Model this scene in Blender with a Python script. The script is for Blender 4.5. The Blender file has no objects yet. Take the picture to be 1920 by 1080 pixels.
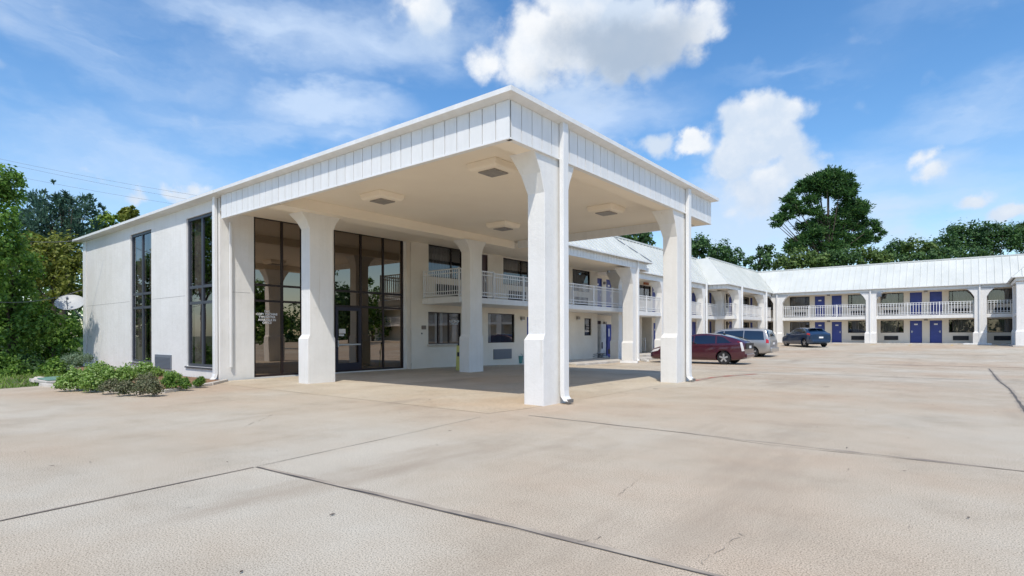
import bpy, bmesh, math, random
import numpy as np
from mathutils import Vector, Matrix
random.seed(7)
SC = bpy.context.scene
COL = SC.collection
R = math.radians

# ------------------------------------------------------------------ camera
TH = R(38.54); EYE = 1.40; ROLL = -0.003
FWD = Vector((-math.sin(TH), math.cos(TH), 0)); RGT = Vector((math.cos(TH), math.sin(TH), 0)); UP = Vector((0, 0, 1))
cam_d = bpy.data.cameras.new('camera'); cam = bpy.data.objects.new('camera', cam_d); COL.objects.link(cam)
cr = (RGT + UP*ROLL).normalized(); cu = (UP - RGT*ROLL).normalized()
cam.matrix_world = Matrix(((cr.x, cu.x, -FWD.x, 0), (cr.y, cu.y, -FWD.y, 0), (cr.z, cu.z, -FWD.z, EYE), (0, 0, 0, 1)))
cam_d.sensor_width = 36; cam_d.lens = 36*1066/1920; cam_d.shift_y = 87/1920
cam_d.clip_start = 0.1; cam_d.clip_end = 3000
SC.camera = cam

def ray(px, py):                       # direction of a point of the survey photograph, per metre of depth
    dx = (px-960)/1066; dy = (627-py)/1066
    return FWD + RGT*dx + UP*(dy + ROLL*dx)
def at(px, py, depth):                 # surveyed point at a known distance
    return Vector((0, 0, EYE)) + ray(px, py)*depth

def sstep(t):
    t = max(0., min(1., t)); return t*t*(3-2*t)
def G(y):                              # height of the ground: a shallow drain dip, then a rise to the far wing
    return -0.18*sstep((y-17)/9) + 0.62*sstep((y-33)/26)

# ------------------------------------------------------------------ object helpers
def tag(o, label=None, cat=None, group=None, kind=None):
    if label: o['label'] = label
    if cat: o['category'] = cat
    if group: o['group'] = group
    if kind: o['kind'] = kind
    return o
def thing(name, label, cat, loc=(0, 0, 0), rz=0, group=None):
    o = bpy.data.objects.new(name, None); COL.objects.link(o)
    o.location = loc; o.rotation_euler = (0, 0, rz); o.empty_display_size = .2
    return tag(o, label, cat, group)
def copy_tree(o, parent=None):
    c = o.copy(); COL.objects.link(c); c.parent = parent
    for ch in list(o.children): copy_tree(ch, c)
    return c

class MB:
    def __init__(s, world=True): s.v = []; s.f = []; s.m = []
    def add(s, vs, fs, m=0):
        n = len(s.v); s.v += [tuple(p) for p in vs]
        for f in fs: s.f.append(tuple(i+n for i in f)); s.m.append(m)
    def box(s, x0, x1, y0, y1, z0, z1, m=0):
        if x0 > x1: x0, x1 = x1, x0
        if y0 > y1: y0, y1 = y1, y0
        if z0 > z1: z0, z1 = z1, z0
        s.add([(x0,y0,z0),(x1,y0,z0),(x1,y1,z0),(x0,y1,z0),(x0,y0,z1),(x1,y0,z1),(x1,y1,z1),(x0,y1,z1)],
              [(0,3,2,1),(4,5,6,7),(0,1,5,4),(1,2,6,5),(2,3,7,6),(3,0,4,7)], m)
    def quad(s, a, b, c, d, m=0): s.add([a, b, c, d], [(0,1,2,3)], m)
    def rings(s, rings, m=0, cap0=True, cap1=True):       # list of closed rings of equal length
        n = len(rings[0]); vs = [p for r in rings for p in r]; fs = []
        for k in range(len(rings)-1):
            for i in range(n):
                j = (i+1) % n; fs.append((k*n+i, k*n+j, (k+1)*n+j, (k+1)*n+i))
        if cap0: fs.append(tuple(reversed(range(n))))
        if cap1: fs.append(tuple((len(rings)-1)*n+i for i in range(n)))
        s.add(vs, fs, m)
    def rects(s, lv, m=0):                                # lv: (z, x0, x1, y0, y1)
        s.rings([[(x0,y0,z),(x1,y0,z),(x1,y1,z),(x0,y1,z)] for z,x0,x1,y0,y1 in lv], m)
    def tube(s, pts, r, n=8, m=0, r1=None):
        pts = [Vector(p) for p in pts]; rr = []
        for i, p in enumerate(pts):
            d = (pts[min(i+1, len(pts)-1)] - pts[max(i-1, 0)]).normalized()
            a = d.cross(Vector((0,0,1)) if abs(d.z) < .95 else Vector((1,0,0))).normalized(); b = d.cross(a)
            t = i/max(1, len(pts)-1); rad = r if r1 is None else r+(r1-r)*t
            rr.append([tuple(p + a*math.cos(6.2832*k/n)*rad + b*math.sin(6.2832*k/n)*rad) for k in range(n)])
        s.rings(rr, m)
    def lathe(s, prof, c, axis='Z', n=24, m=0):           # prof: (radius, height)
        rr = []
        for rad, h in prof:
            ring = []
            for k in range(n):
                a = 6.2832*k/n; u, w = math.cos(a)*rad, math.sin(a)*rad
                p = {'Z': (u, w, h), 'Y': (w, h, u), 'X': (h, u, w)}[axis]
                ring.append((c[0]+p[0], c[1]+p[1], c[2]+p[2]))
            rr.append(ring)
        s.rings(rr, m)
    def build(s, name, mats, parent=None, smooth=None, bevel=0):
        me = bpy.data.meshes.new(name)
        off = Vector((0,0,0))
        if parent is not None:
            p = parent
            while p.parent is not None: p = p.parent
            if not p.get('_local'): off = Vector(p.location)
        me.from_pydata([(x-off.x, y-off.y, z-off.z) for x, y, z in s.v], [], s.f)
        if not isinstance(mats, (list, tuple)): mats = [mats]
        for mt in mats: me.materials.append(mt)
        me.polygons.foreach_set('material_index', s.m)
        bm = bmesh.new(); bm.from_mesh(me); bmesh.ops.recalc_face_normals(bm, faces=bm.faces); bm.to_mesh(me); bm.free()
        if smooth is not None:
            me.polygons.foreach_set('use_smooth', [True]*len(me.polygons)); me.set_sharp_from_angle(angle=R(smooth))
        o = bpy.data.objects.new(name, me); COL.objects.link(o)
        if parent is not None: o.parent = parent
        if bevel:
            b = o.modifiers.new('bevel', 'BEVEL'); b.width = bevel; b.segments = 2; b.limit_method = 'ANGLE'; b.angle_limit = R(35)
        return o

# ------------------------------------------------------------------ materials
def mat(name):
    m = bpy.data.materials.new(name); m.use_nodes = True
    nt = m.node_tree; b = nt.nodes['Principled BSDF']
    return m, nt, b
def nd(nt, t, **kw):
    n = nt.nodes.new(t)
    for k, v in kw.items():
        if k in n.inputs: n.inputs[k].default_value = v
        else: setattr(n, k, v)
    return n
def ramp(nt, fac, stops):
    r = nt.nodes.new('ShaderNodeValToRGB'); e = r.color_ramp.elements
    while len(e) < len(stops): e.new(.5)
    for i, (p, c) in enumerate(stops): e[i].position = p; e[i].color = (*c, 1) if len(c) == 3 else c
    nt.links.new(fac, r.inputs[0]); return r
def coord(nt): return nt.nodes.new('ShaderNodeTexCoord').outputs['Object']
def plain(name, c, rough=.5, metal=0, spec=.5, coat=0):
    m, nt, b = mat(name); b.inputs['Base Color'].default_value = (*c, 1); b.inputs['Roughness'].default_value = rough
    b.inputs['Metallic'].default_value = metal; b.inputs['Specular IOR Level'].default_value = spec
    if coat: b.inputs['Coat Weight'].default_value = coat; b.inputs['Coat Roughness'].default_value = .03
    return m
def noisy(name, c0, c1, scale=3, rough=.7, bump=.0, bscale=40, detail=6, lo=.35, hi=.65, stretch=None, spec=.4, dist=.02):
    m, nt, b = mat(name); co = coord(nt)
    if stretch:
        mp = nd(nt, 'ShaderNodeMapping'); mp.inputs['Scale'].default_value = stretch; nt.links.new(co, mp.inputs[0]); co2 = mp.outputs[0]
    else: co2 = co
    n = nd(nt, 'ShaderNodeTexNoise', Scale=scale, Detail=detail, Roughness=.6); nt.links.new(co2, n.inputs['Vector'])
    r = ramp(nt, n.outputs[0], [(lo, c0), (hi, c1)]); nt.links.new(r.outputs[0], b.inputs['Base Color'])
    b.inputs['Roughness'].default_value = rough; b.inputs['Specular IOR Level'].default_value = spec
    if bump:
        n2 = nd(nt, 'ShaderNodeTexNoise', Scale=bscale, Detail=4, Roughness=.6); nt.links.new(co, n2.inputs['Vector'])
        bp = nd(nt, 'ShaderNodeBump', Strength=bump, Distance=dist); nt.links.new(n2.outputs[0], bp.inputs['Height']); nt.links.new(bp.outputs[0], b.inputs['Normal'])
    return m

def stucco_mat():
    m, nt, b = mat('white_stucco'); co = coord(nt); L = nt.links.new
    n1 = nd(nt, 'ShaderNodeTexNoise', Scale=.9, Detail=6, Roughness=.65); L(co, n1.inputs['Vector'])
    r1 = ramp(nt, n1.outputs[0], [(.3, (.735, .72, .68)), (.62, (.80, .785, .75))])
    mp = nd(nt, 'ShaderNodeMapping'); mp.inputs['Scale'].default_value = (5, 5, .35); L(co, mp.inputs[0])
    n2 = nd(nt, 'ShaderNodeTexNoise', Scale=1.3, Detail=5, Roughness=.6); L(mp.outputs[0], n2.inputs['Vector'])
    r2 = ramp(nt, n2.outputs[0], [(.30, (.86, .85, .82)), (.55, (1, 1, 1))])
    mx = nd(nt, 'ShaderNodeMix', data_type='RGBA', blend_type='MULTIPLY'); mx.inputs[0].default_value = .28
    L(r1.outputs[0], mx.inputs[6]); L(r2.outputs[0], mx.inputs[7])
    mp2 = nd(nt, 'ShaderNodeMapping'); mp2.inputs['Scale'].default_value = (9, 9, .5); L(co, mp2.inputs[0])
    n4 = nd(nt, 'ShaderNodeTexNoise', Scale=1.1, Detail=4, Roughness=.5); L(mp2.outputs[0], n4.inputs['Vector']); r4 = ramp(nt, n4.outputs[0], [(.66, (0, 0, 0)), (.80, (.6, .6, .6))])
    n5 = nd(nt, 'ShaderNodeTexNoise', Scale=3.1, Detail=9, Roughness=.75); L(co, n5.inputs['Vector']); r5 = ramp(nt, n5.outputs[0], [(.64, (0, 0, 0)), (.74, (.45, .45, .45))])
    m4 = nd(nt, 'ShaderNodeMix', data_type='RGBA'); L(r4.outputs[0], m4.inputs[0]); L(mx.outputs[2], m4.inputs[6]); m4.inputs[7].default_value = (.60, .55, .46, 1)
    m5 = nd(nt, 'ShaderNodeMix', data_type='RGBA'); L(r5.outputs[0], m5.inputs[0]); L(m4.outputs[2], m5.inputs[6]); m5.inputs[7].default_value = (.58, .56, .52, 1); L(m5.outputs[2], b.inputs['Base Color'])
    b.inputs['Roughness'].default_value = .8; b.inputs['Specular IOR Level'].default_value = .25
    n3 = nd(nt, 'ShaderNodeTexNoise', Scale=6, Detail=8, Roughness=.68); L(co, n3.inputs['Vector'])
    bp = nd(nt, 'ShaderNodeBump', Strength=.55, Distance=.02); L(n3.outputs[0], bp.inputs['Height']); L(bp.outputs[0], b.inputs['Normal'])
    return m
def pave_mat(name, light, mid, warm, dark, joints=True):
    m, nt, b = mat(name); co = coord(nt); L = nt.links.new
    n1 = nd(nt, 'ShaderNodeTexNoise', Scale=.16, Detail=5, Roughness=.6); L(co, n1.inputs['Vector'])
    r1 = ramp(nt, n1.outputs[0], [(.36, warm), (.50, mid), (.64, light)])
    n2 = nd(nt, 'ShaderNodeTexNoise', Scale=.75, Detail=9, Roughness=.68); L(co, n2.inputs['Vector'])
    r2 = ramp(nt, n2.outputs[0], [(.32, (.80, .785, .77)), (.46, (.96, .955, .95)), (.62, (1.05, 1.06, 1.07))])
    mx = nd(nt, 'ShaderNodeMix', data_type='RGBA', blend_type='MULTIPLY'); mx.inputs[0].default_value = .78
    L(r1.outputs[0], mx.inputs[6]); L(r2.outputs[0], mx.inputs[7])
    # exposed aggregate: fine light and dark grains
    sa = nd(nt, 'ShaderNodeVectorMath', operation='MULTIPLY_ADD'); L(co, sa.inputs[0]); sa.inputs[1].default_value = (1/6.72, 1/4.55, 0); sa.inputs[2].default_value = (5.87/6.72, -3.2/4.55, 0)
    fl = nd(nt, 'ShaderNodeVectorMath', operation='FLOOR'); L(sa.outputs[0], fl.inputs[0]); wh = nd(nt, 'ShaderNodeTexWhiteNoise'); L(fl.outputs[0], wh.inputs['Vector'])
    rs = ramp(nt, wh.outputs['Value'], [(0, (.955, .95, .945)), (1, (1.03, 1.03, 1.035))])
    ms = nd(nt, 'ShaderNodeMix', data_type='RGBA', blend_type='MULTIPLY'); ms.inputs[0].default_value = 1 if joints else 0; L(mx.outputs[2], ms.inputs[6]); L(rs.outputs[0], ms.inputs[7]); mx = ms
    n3 = nd(nt, 'ShaderNodeTexNoise', Scale=95, Detail=3, Roughness=.7); L(co, n3.inputs['Vector'])
    r3 = ramp(nt, n3.outputs[0], [(.36, (.34, .32, .29)), (.47, (.97, .97, .97)), (.62, (1.38, 1.37, 1.34))])
    mx2 = nd(nt, 'ShaderNodeMix', data_type='RGBA', blend_type='MULTIPLY'); mx2.inputs[0].default_value = .9
    L(mx.outputs[2], mx2.inputs[6]); L(r3.outputs[0], mx2.inputs[7])
    # traffic stains, drawn out along the drive
    mp = nd(nt, 'ShaderNodeMapping'); mp.inputs['Scale'].default_value = (1.0, .22, 1); mp.inputs['Rotation'].default_value = (0, 0, .12); L(co, mp.inputs[0])
    n4 = nd(nt, 'ShaderNodeTexNoise', Scale=.5, Detail=7, Roughness=.62); L(mp.outputs[0], n4.inputs['Vector'])
    r4 = ramp(nt, n4.outputs[0], [(.56, (0, 0, 0)), (.74, (1, 1, 1))])
    mx3 = nd(nt, 'ShaderNodeMix', data_type='RGBA'); L(r4.outputs[0], mx3.inputs[0]); L(mx2.outputs[2], mx3.inputs[6]); mx3.inputs[7].default_value = (*dark, 1)
    # small oil drips
    n5 = nd(nt, 'ShaderNodeTexVoronoi', Scale=.55, Randomness=1); L(co, n5.inputs['Vector'])
    n6 = nd(nt, 'ShaderNodeTexNoise', Scale=14, Detail=3); L(co, n6.inputs['Vector'])
    ad = nd(nt, 'ShaderNodeMath', operation='MULTIPLY_ADD'); L(n6.outputs[0], ad.inputs[0]); ad.inputs[1].default_value = .10; L(n5.outputs['Distance'], ad.inputs[2])
    r5 = ramp(nt, ad.outputs[0], [(.075, (1, 1, 1)), (.10, (0, 0, 0))])
    mx4 = nd(nt, 'ShaderNodeMix', data_type='RGBA'); L(r5.outputs[0], mx4.inputs[0]); L(mx3.outputs[2], mx4.inputs[6]); mx4.inputs[7].default_value = (.17, .145, .12, 1)
    L(mx4.outputs[2], b.inputs['Base Color'])
    b.inputs['Roughness'].default_value = .85; b.inputs['Specular IOR Level'].default_value = .25
    bp = nd(nt, 'ShaderNodeBump', Strength=.08, Distance=.002); L(n3.outputs[0], bp.inputs['Height']); L(bp.outputs[0], b.inputs['Normal'])
    return m
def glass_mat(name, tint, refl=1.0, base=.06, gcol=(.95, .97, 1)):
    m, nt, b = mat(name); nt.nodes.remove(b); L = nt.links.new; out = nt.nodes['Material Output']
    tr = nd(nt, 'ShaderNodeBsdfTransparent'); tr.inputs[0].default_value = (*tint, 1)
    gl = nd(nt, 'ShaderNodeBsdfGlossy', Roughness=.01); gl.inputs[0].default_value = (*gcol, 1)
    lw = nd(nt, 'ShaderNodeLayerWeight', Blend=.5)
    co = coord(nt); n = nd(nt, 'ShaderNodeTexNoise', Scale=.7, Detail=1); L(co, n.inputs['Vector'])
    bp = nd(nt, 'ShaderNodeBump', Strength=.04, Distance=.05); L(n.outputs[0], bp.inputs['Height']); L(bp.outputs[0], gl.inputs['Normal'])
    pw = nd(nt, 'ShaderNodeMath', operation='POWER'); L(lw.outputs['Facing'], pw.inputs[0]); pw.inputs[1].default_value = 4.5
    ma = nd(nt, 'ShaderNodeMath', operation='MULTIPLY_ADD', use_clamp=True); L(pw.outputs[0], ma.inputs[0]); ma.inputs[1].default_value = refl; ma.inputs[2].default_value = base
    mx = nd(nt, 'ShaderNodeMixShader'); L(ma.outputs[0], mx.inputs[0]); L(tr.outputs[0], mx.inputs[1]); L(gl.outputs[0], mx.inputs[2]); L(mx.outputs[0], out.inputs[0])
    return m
def leaf_mat(name, dark, mid, light, trans=.3):
    m, nt, b = mat(name); nt.nodes.remove(b); L = nt.links.new; out = nt.nodes['Material Output']
    g = nd(nt, 'ShaderNodeNewGeometry'); r = ramp(nt, g.outputs['Random Per Island'], [(0, dark), (.55, mid), (1, light)])
    df = nd(nt, 'ShaderNodeBsdfPrincipled', Roughness=.55); df.inputs['Specular IOR Level'].default_value = .3
    tl = nd(nt, 'ShaderNodeBsdfTranslucent'); L(r.outputs[0], df.inputs['Base Color'])
    hs = nd(nt, 'ShaderNodeHueSaturation', Saturation=1.1, Value=1.3); L(r.outputs[0], hs.inputs['Color']); L(hs.outputs[0], tl.inputs[0])
    mx = nd(nt, 'ShaderNodeMixShader'); mx.inputs[0].default_value = trans
    L(df.outputs[0], mx.inputs[1]); L(tl.outputs[0], mx.inputs[2]); L(mx.outputs[0], out.inputs[0])
    return m

M = {}
M['stucco'] = stucco_mat()
M['cream'] = noisy('cream_stucco', (.735, .67, .565), (.79, .73, .63), scale=.9, rough=.85, bump=.25, bscale=9)
M['ceiling'] = noisy('bounce_warm_soffit', (.86, .765, .625), (.90, .81, .665), scale=.6, rough=.7, bump=.1, bscale=12)  # soffits and beams: warm bounce off the ground is mixed into the base colour
M['trim'] = noisy('white_painted_metal', (.74, .735, .71), (.81, .805, .785), scale=1.5, rough=.45, stretch=(3, 3, .6))
M['rail'] = plain('white_rail_paint', (.78, .775, .76), .45)
M['roof'] = noisy('white_metal_roof', (.55, .565, .525), (.63, .64, .60), scale=.5, rough=.42, stretch=(1.5, 1.5, .6))
M['flat'] = noisy('flat_roof_membrane', (.45, .45, .44), (.55, .55, .53), scale=1, rough=.8)
M['seam'] = plain('dark_joint', (.16, .15, .14), .8)
M['groove'] = plain('weathered_joint', (.14, .135, .125), .9)
M['bronze'] = plain('dark_bronze_aluminium', (.026, .016, .016), .35, metal=.3)
M['bluegrey'] = plain('blue_grey_aluminium', (.075, .083, .105), .4, metal=.3)
M['navy'] = plain('navy_bronze_aluminium', (.028, .027, .045), .35, metal=.3)
M['dark'] = plain('dark_room', (.018, .017, .017), .9)
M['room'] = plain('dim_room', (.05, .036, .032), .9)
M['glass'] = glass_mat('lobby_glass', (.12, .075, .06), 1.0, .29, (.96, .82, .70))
M['glassw'] = glass_mat('window_glass', (.60, .61, .62), .9, .10)
M['curtain'] = noisy('grey_curtain', (.20, .195, .19), (.30, .29, .28), scale=2, rough=.9, stretch=(4, 4, .3))
M['curtainw'] = noisy('white_curtain', (.50, .50, .52), (.66, .66, .68), scale=2, rough=.9)
M['drape'] = noisy('brown_drape', (.15, .12, .105), (.24, .20, .17), scale=2, rough=.9)
M['bluedoor'] = noisy('blue_door_paint', (.040, .062, .25), (.052, .076, .30), scale=2, rough=.45)
M['browndoor'] = plain('brown_door_paint', (.07, .04, .045), .5)
M['plate'] = plain('white_plate', (.75, .75, .75), .5)
M['steel'] = plain('brushed_steel', (.55, .55, .55), .35, metal=.9)
M['grille'] = plain('black_grille', (.02, .02, .022), .6)
M['acgrey'] = plain('grey_grille', (.16, .18, .21), .55)
M['lens'] = noisy('lamp_lens', (.24, .22, .20), (.34, .31, .27), scale=6, rough=.5)
M['orange'] = plain('amber_lamp', (.38, .12, .03), .4)
M['pave'] = pave_mat('aggregate_concrete', (.500, .455, .370), (.470, .400, .305), (.462, .362, .262), (.335, .270, .200))
M['apron'] = pave_mat('smooth_concrete', (.52, .455, .355), (.475, .405, .305), (.48, .375, .26), (.31, .25, .19), joints=False)
M['joint'] = noisy('tar_joint', (.07, .065, .06), (.16, .14, .12), scale=3, rough=.9)
M['stain'] = noisy('stained_concrete', (.27, .225, .18), (.46, .39, .30), scale=2.5, rough=.9)
M['stain2'] = noisy('crack_dirt', (.22, .185, .145), (.38, .32, .25), scale=3, rough=.9)
M['black_'] = plain('black_button', (.02, .02, .02), .5)
M['hair'] = plain('hairline_joint', (.34, .33, .31), .9)
M['red'] = noisy('worn_red_paint', (.48, .10, .08), (.44, .30, .23), scale=1.4, rough=.8, lo=.42, hi=.56)
M['yellow'] = noisy('worn_yellow_paint', (.62, .42, .07), (.47, .38, .27), scale=1.4, rough=.8, lo=.45, hi=.6)
M['kerb'] = noisy('pale_concrete', (.42, .38, .32), (.60, .56, .50), scale=2, rough=.85, bump=.2)
M['stop'] = noisy('white_wheel_stop', (.62, .61, .58), (.76, .75, .73), scale=2, rough=.8)
M['soil'] = noisy('red_brown_soil', (.16, .085, .045), (.30, .18, .10), scale=3, rough=.95, bump=.4, bscale=20)
M['ground'] = noisy('rough_grass_ground', (.06, .09, .025), (.16, .15, .06), scale=1.2, rough=.95, bump=.4, bscale=15)
M['bark'] = noisy('bark', (.05, .038, .03), (.12, .095, .075), scale=5, rough=.95, stretch=(1, 1, .3), bump=.3)

# ------------------------------------------------------------------ sky, sun
SUN_DIR = Vector((.37, -.53, 1)).normalized()
elev = math.asin(SUN_DIR.z); az = math.atan2(SUN_DIR.x, SUN_DIR.y)
w = bpy.data.worlds.new('World'); SC.world = w; w.use_nodes = True
nt = w.node_tree; L = nt.links.new; bg = nt.nodes['Background']; bg.inputs['Strength'].default_value = .15
sky = nd(nt, 'ShaderNodeTexSky', sky_type='NISHITA', sun_disc=False, sun_elevation=elev, sun_rotation=az, air_density=1.0, dust_density=.7, ozone_density=1.6)
dirv = nt.nodes.new('ShaderNodeTexCoord').outputs['Generated']
def wnoise(scale, detail, rough, vec, stretch=None):
    if stretch:
        mp = nd(nt, 'ShaderNodeMapping'); mp.inputs['Scale'].default_value = stretch; L(vec, mp.inputs[0]); vec = mp.outputs[0]
    n = nd(nt, 'ShaderNodeTexNoise', Scale=scale, Detail=detail, Roughness=rough); L(vec, n.inputs['Vector']); return n
def vwarp(noise, amp, vec):
    s = nd(nt, 'ShaderNodeVectorMath', operation='SUBTRACT'); L(noise.outputs['Color'], s.inputs[0]); s.inputs[1].default_value = (.5, .5, .5)
    k = nd(nt, 'ShaderNodeVectorMath', operation='MULTIPLY_ADD'); L(s.outputs[0], k.inputs[0]); k.inputs[1].default_value = (amp,)*3; L(vec, k.inputs[2])
    return k.outputs[0]
def mth(op, a, b, c=None, clamp=False):
    n = nd(nt, 'ShaderNodeMath', operation=op, use_clamp=clamp)
    for i, x in enumerate((a, b, c)):
        if x is None: continue
        if isinstance(x, (int, float)): n.inputs[i].default_value = x
        else: L(x, n.inputs[i])
    return n.outputs[0]
def blob(px, py, rx, ry, vec):
    c = ray(px, py); k = 1/1066/c.length; c = c.normalized()
    e1 = c.cross(Vector((0, 0, 1))).normalized(); e2 = e1.cross(c)
    mp = nd(nt, 'ShaderNodeMapping', vector_type='TEXTURE'); mp.inputs['Location'].default_value = c
    mp.inputs['Rotation'].default_value = Matrix((e1, e2, -c)).transposed().to_euler()
    mp.inputs['Scale'].default_value = (rx*k, ry*k, max(rx, ry)*k*1.5); L(vec, mp.inputs[0])
    g = nd(nt, 'ShaderNodeTexGradient', gradient_type='SPHERICAL'); L(mp.outputs[0], g.inputs[0]); return g.outputs['Fac']
def blobs(lst, vec):
    acc = None
    for (px, py, rx, ry, a) in lst:
        f = blob(px, py, rx, ry, vec); f = mth('MULTIPLY', f, a) if a != 1 else f
        acc = f if acc is None else nd_max(acc, f)
    return acc
def nd_max(a, b):
    n = nd(nt, 'ShaderNodeMath', operation='SMOOTH_MAX'); L(a, n.inputs[0]); L(b, n.inputs[1]); n.inputs[2].default_value = .12; return n.outputs[0]
def smooth(x, lo, hi):
    n = nd(nt, 'ShaderNodeMapRange', interpolation_type='SMOOTHSTEP'); L(x, n.inputs[0]); n.inputs[1].default_value = lo; n.inputs[2].default_value = hi; return n.outputs[0]
wn1 = wnoise(7, 7, .62, dirv); wv = vwarp(wn1, .10, dirv)
wn2 = wnoise(2.6, 6, .6, dirv, (1, 1, 2.2)); wvc = vwarp(wn2, .28, dirv)
fine = wnoise(13, 9, .66, dirv)
CUM = [(1000, 85, 150, 110, 1), (1120, 60, 230, 130, 1.1), (1225, 60, 170, 120, 1), (1290, 55, 85, 95, .9), (925, 110, 100, 60, .75), (1180, 105, 160, 70, .9), (1060, 20, 130, 80, .9),
       (815, 35, 90, 70, .7), (765, 15, 80, 50, .6),
       (1400, 222, 110, 75, 1), (1458, 215, 95, 62, 1), (1400, 280, 125, 85, 1), (1455, 285, 100, 70, .95), (1365, 320, 95, 75, .9), (1500, 315, 80, 55, .8), (1310, 272, 66, 44, 1), (1235, 270, 90, 42, .72), (1430, 350, 130, 80, .8),
       (1740, 300, 44, 40, .8), (1752, 335, 52, 38, .75), (1835, 385, 46, 24, .66), (1920, 412, 80, 26, .66),
       (262, 376, 50, 30, .72), (345, 362, 66, 26, .74), (170, 335, 60, 24, .6)]
HAZ = [(1400, 400, 210, 110, 1), (1330, 350, 100, 90, .8), (1100, 175, 170, 50, .6), (870, 60, 160, 70, .6), (1640, 410, 300, 50, .5), (1760, 330, 110, 70, .5)]
BRI = [(1000, 70, 190, 110, 1), (900, 105, 110, 60, .9), (1290, 50, 110, 100, .8), (1310, 268, 60, 40, 1.2), (1490, 195, 60, 45, .6), (1420, 190, 50, 40, .5), (775, 15, 90, 50, .8), (1745, 310, 60, 50, .8), (1430, 330, 60, 45, .6)]
cum = blobs(CUM, wv)
wf = wnoise(20, 4, .6, dirv); wvf = vwarp(wf, .035, dirv)
vo = nd(nt, 'ShaderNodeTexVoronoi', feature='SMOOTH_F1', Scale=17, Smoothness=.45, Detail=1.0, Roughness=.55, Lacunarity=2.3); L(wvf, vo.inputs['Vector'])
puff = mth('MULTIPLY_ADD', vo.outputs['Distance'], -.50, .37)
dens = mth('ADD', mth('MULTIPLY_ADD', fine.outputs[0], .34, cum), puff)
cmask = mth('MULTIPLY', smooth(dens, .38, .76), smooth(cum, .02, .14))
so_ = Vector((.37, -.53, 1.0)).normalized()*.03
shf = nd(nt, 'ShaderNodeVectorMath', operation='ADD'); L(dirv, shf.inputs[0]); shf.inputs[1].default_value = so_
rA = wnoise(9, 6, .58, dirv); rB = wnoise(9, 6, .58, shf.outputs[0])
relief = mth('MULTIPLY_ADD', mth('ADD', mth('SUBTRACT', rA.outputs[0], rB.outputs[0]), mth('MULTIPLY', puff, .25)), 2.3, mth('MULTIPLY_ADD', smooth(blobs(BRI, wv), .1, .7), .75, .12), clamp=True)
haz = mth('MULTIPLY', smooth(mth('MULTIPLY_ADD', fine.outputs[0], .3, blobs(HAZ, wvc)), .22, .85), .72)
CIR = [(120, 40, 520, 170, 1), (480, 30, 480, 120, 1), (760, 60, 340, 110, .8), (560, 170, 170, 60, 1.0), (600, 200, 260, 70, .9), (450, 235, 330, 70, .8), (620, 260, 190, 60, .8),
       (120, 300, 420, 140, .85), (330, 340, 300, 90, .7), (1120, 215, 240, 90, .75), (1640, 330, 380, 90, .55), (1870, 230, 260, 70, .8), (1850, 10, 330, 80, .75), (1500, 150, 300, 30, .35), (1640, 400, 520, 90, .65), (1100, 170, 180, 60, .6)]
cir = blobs(CIR, wvc)
wisp = wnoise(2.4, 6, .55, wvc, (1.2, 1.2, 3))
cir2 = mth('MULTIPLY', cir, mth('MULTIPLY_ADD', wisp.outputs[0], 1.9, -.28, clamp=True), clamp=True)
cirm = mth('MULTIPLY', smooth(cir2, .0, .75), .78)
GREY = [(1185, 90, 190, 80, 1.2), (1110, 85, 150, 70, .9), (1250, 105, 120, 60, .8), (1030, 130, 90, 30, .5)]
grey = mth('MULTIPLY', smooth(mth('MULTIPLY_ADD', wn1.outputs[0], .7, blobs(GREY, wv)), .42, 1.2), .85)
skc = nd(nt, 'ShaderNodeHueSaturation', Saturation=1.28, Value=1.18); L(sky.outputs[0], skc.inputs['Color'])
m1 = nd(nt, 'ShaderNodeMix', data_type='RGBA'); L(cirm, m1.inputs[0]); L(skc.outputs[0], m1.inputs[6]); m1.inputs[7].default_value = (4.1, 4.95, 6.2, 1)
mh = nd(nt, 'ShaderNodeMix', data_type='RGBA'); L(haz, mh.inputs[0]); L(m1.outputs[2], mh.inputs[6]); mh.inputs[7].default_value = (3.9, 4.7, 5.8, 1)
cc = nd(nt, 'ShaderNodeMix', data_type='RGBA'); L(relief, cc.inputs[0]); cc.inputs[6].default_value = (3.95, 4.6, 5.5, 1); cc.inputs[7].default_value = (5.7, 5.85, 6.05, 1)
cg = nd(nt, 'ShaderNodeMix', data_type='RGBA'); L(grey, cg.inputs[0]); L(cc.outputs[2], cg.inputs[6]); cg.inputs[7].default_value = (2.4, 3.0, 3.85, 1)
m2 = nd(nt, 'ShaderNodeMix', data_type='RGBA'); L(cmask, m2.inputs[0]); L(mh.outputs[2], m2.inputs[6]); L(cg.outputs[2], m2.inputs[7])
L(m2.outputs[2], bg.inputs['Color'])
w.cycles.sampling_method = 'MANUAL'; w.cycles.sample_map_resolution = 512
sl = bpy.data.lights.new('sun', 'SUN'); sl.energy = 3.3; sl.angle = R(.5); sl.color = (1, .94, .85)
so = bpy.data.objects.new('sun', sl); COL.objects.link(so); so.rotation_euler = SUN_DIR.to_track_quat('Z', 'Y').to_euler(); so.location = (0, 0, 60)
SC.view_settings.view_transform = 'Standard'; SC.view_settings.look = 'None'; SC.view_settings.exposure = .15; SC.view_settings.gamma = 1
SC.render.engine = 'CYCLES'
SC.cycles.max_bounces = 8; SC.cycles.diffuse_bounces = 5; SC.cycles.glossy_bounces = 4; SC.cycles.transparent_max_bounces = 12
SC.cycles.use_denoising = True; SC.cycles.sample_clamp_indirect = 6

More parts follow.
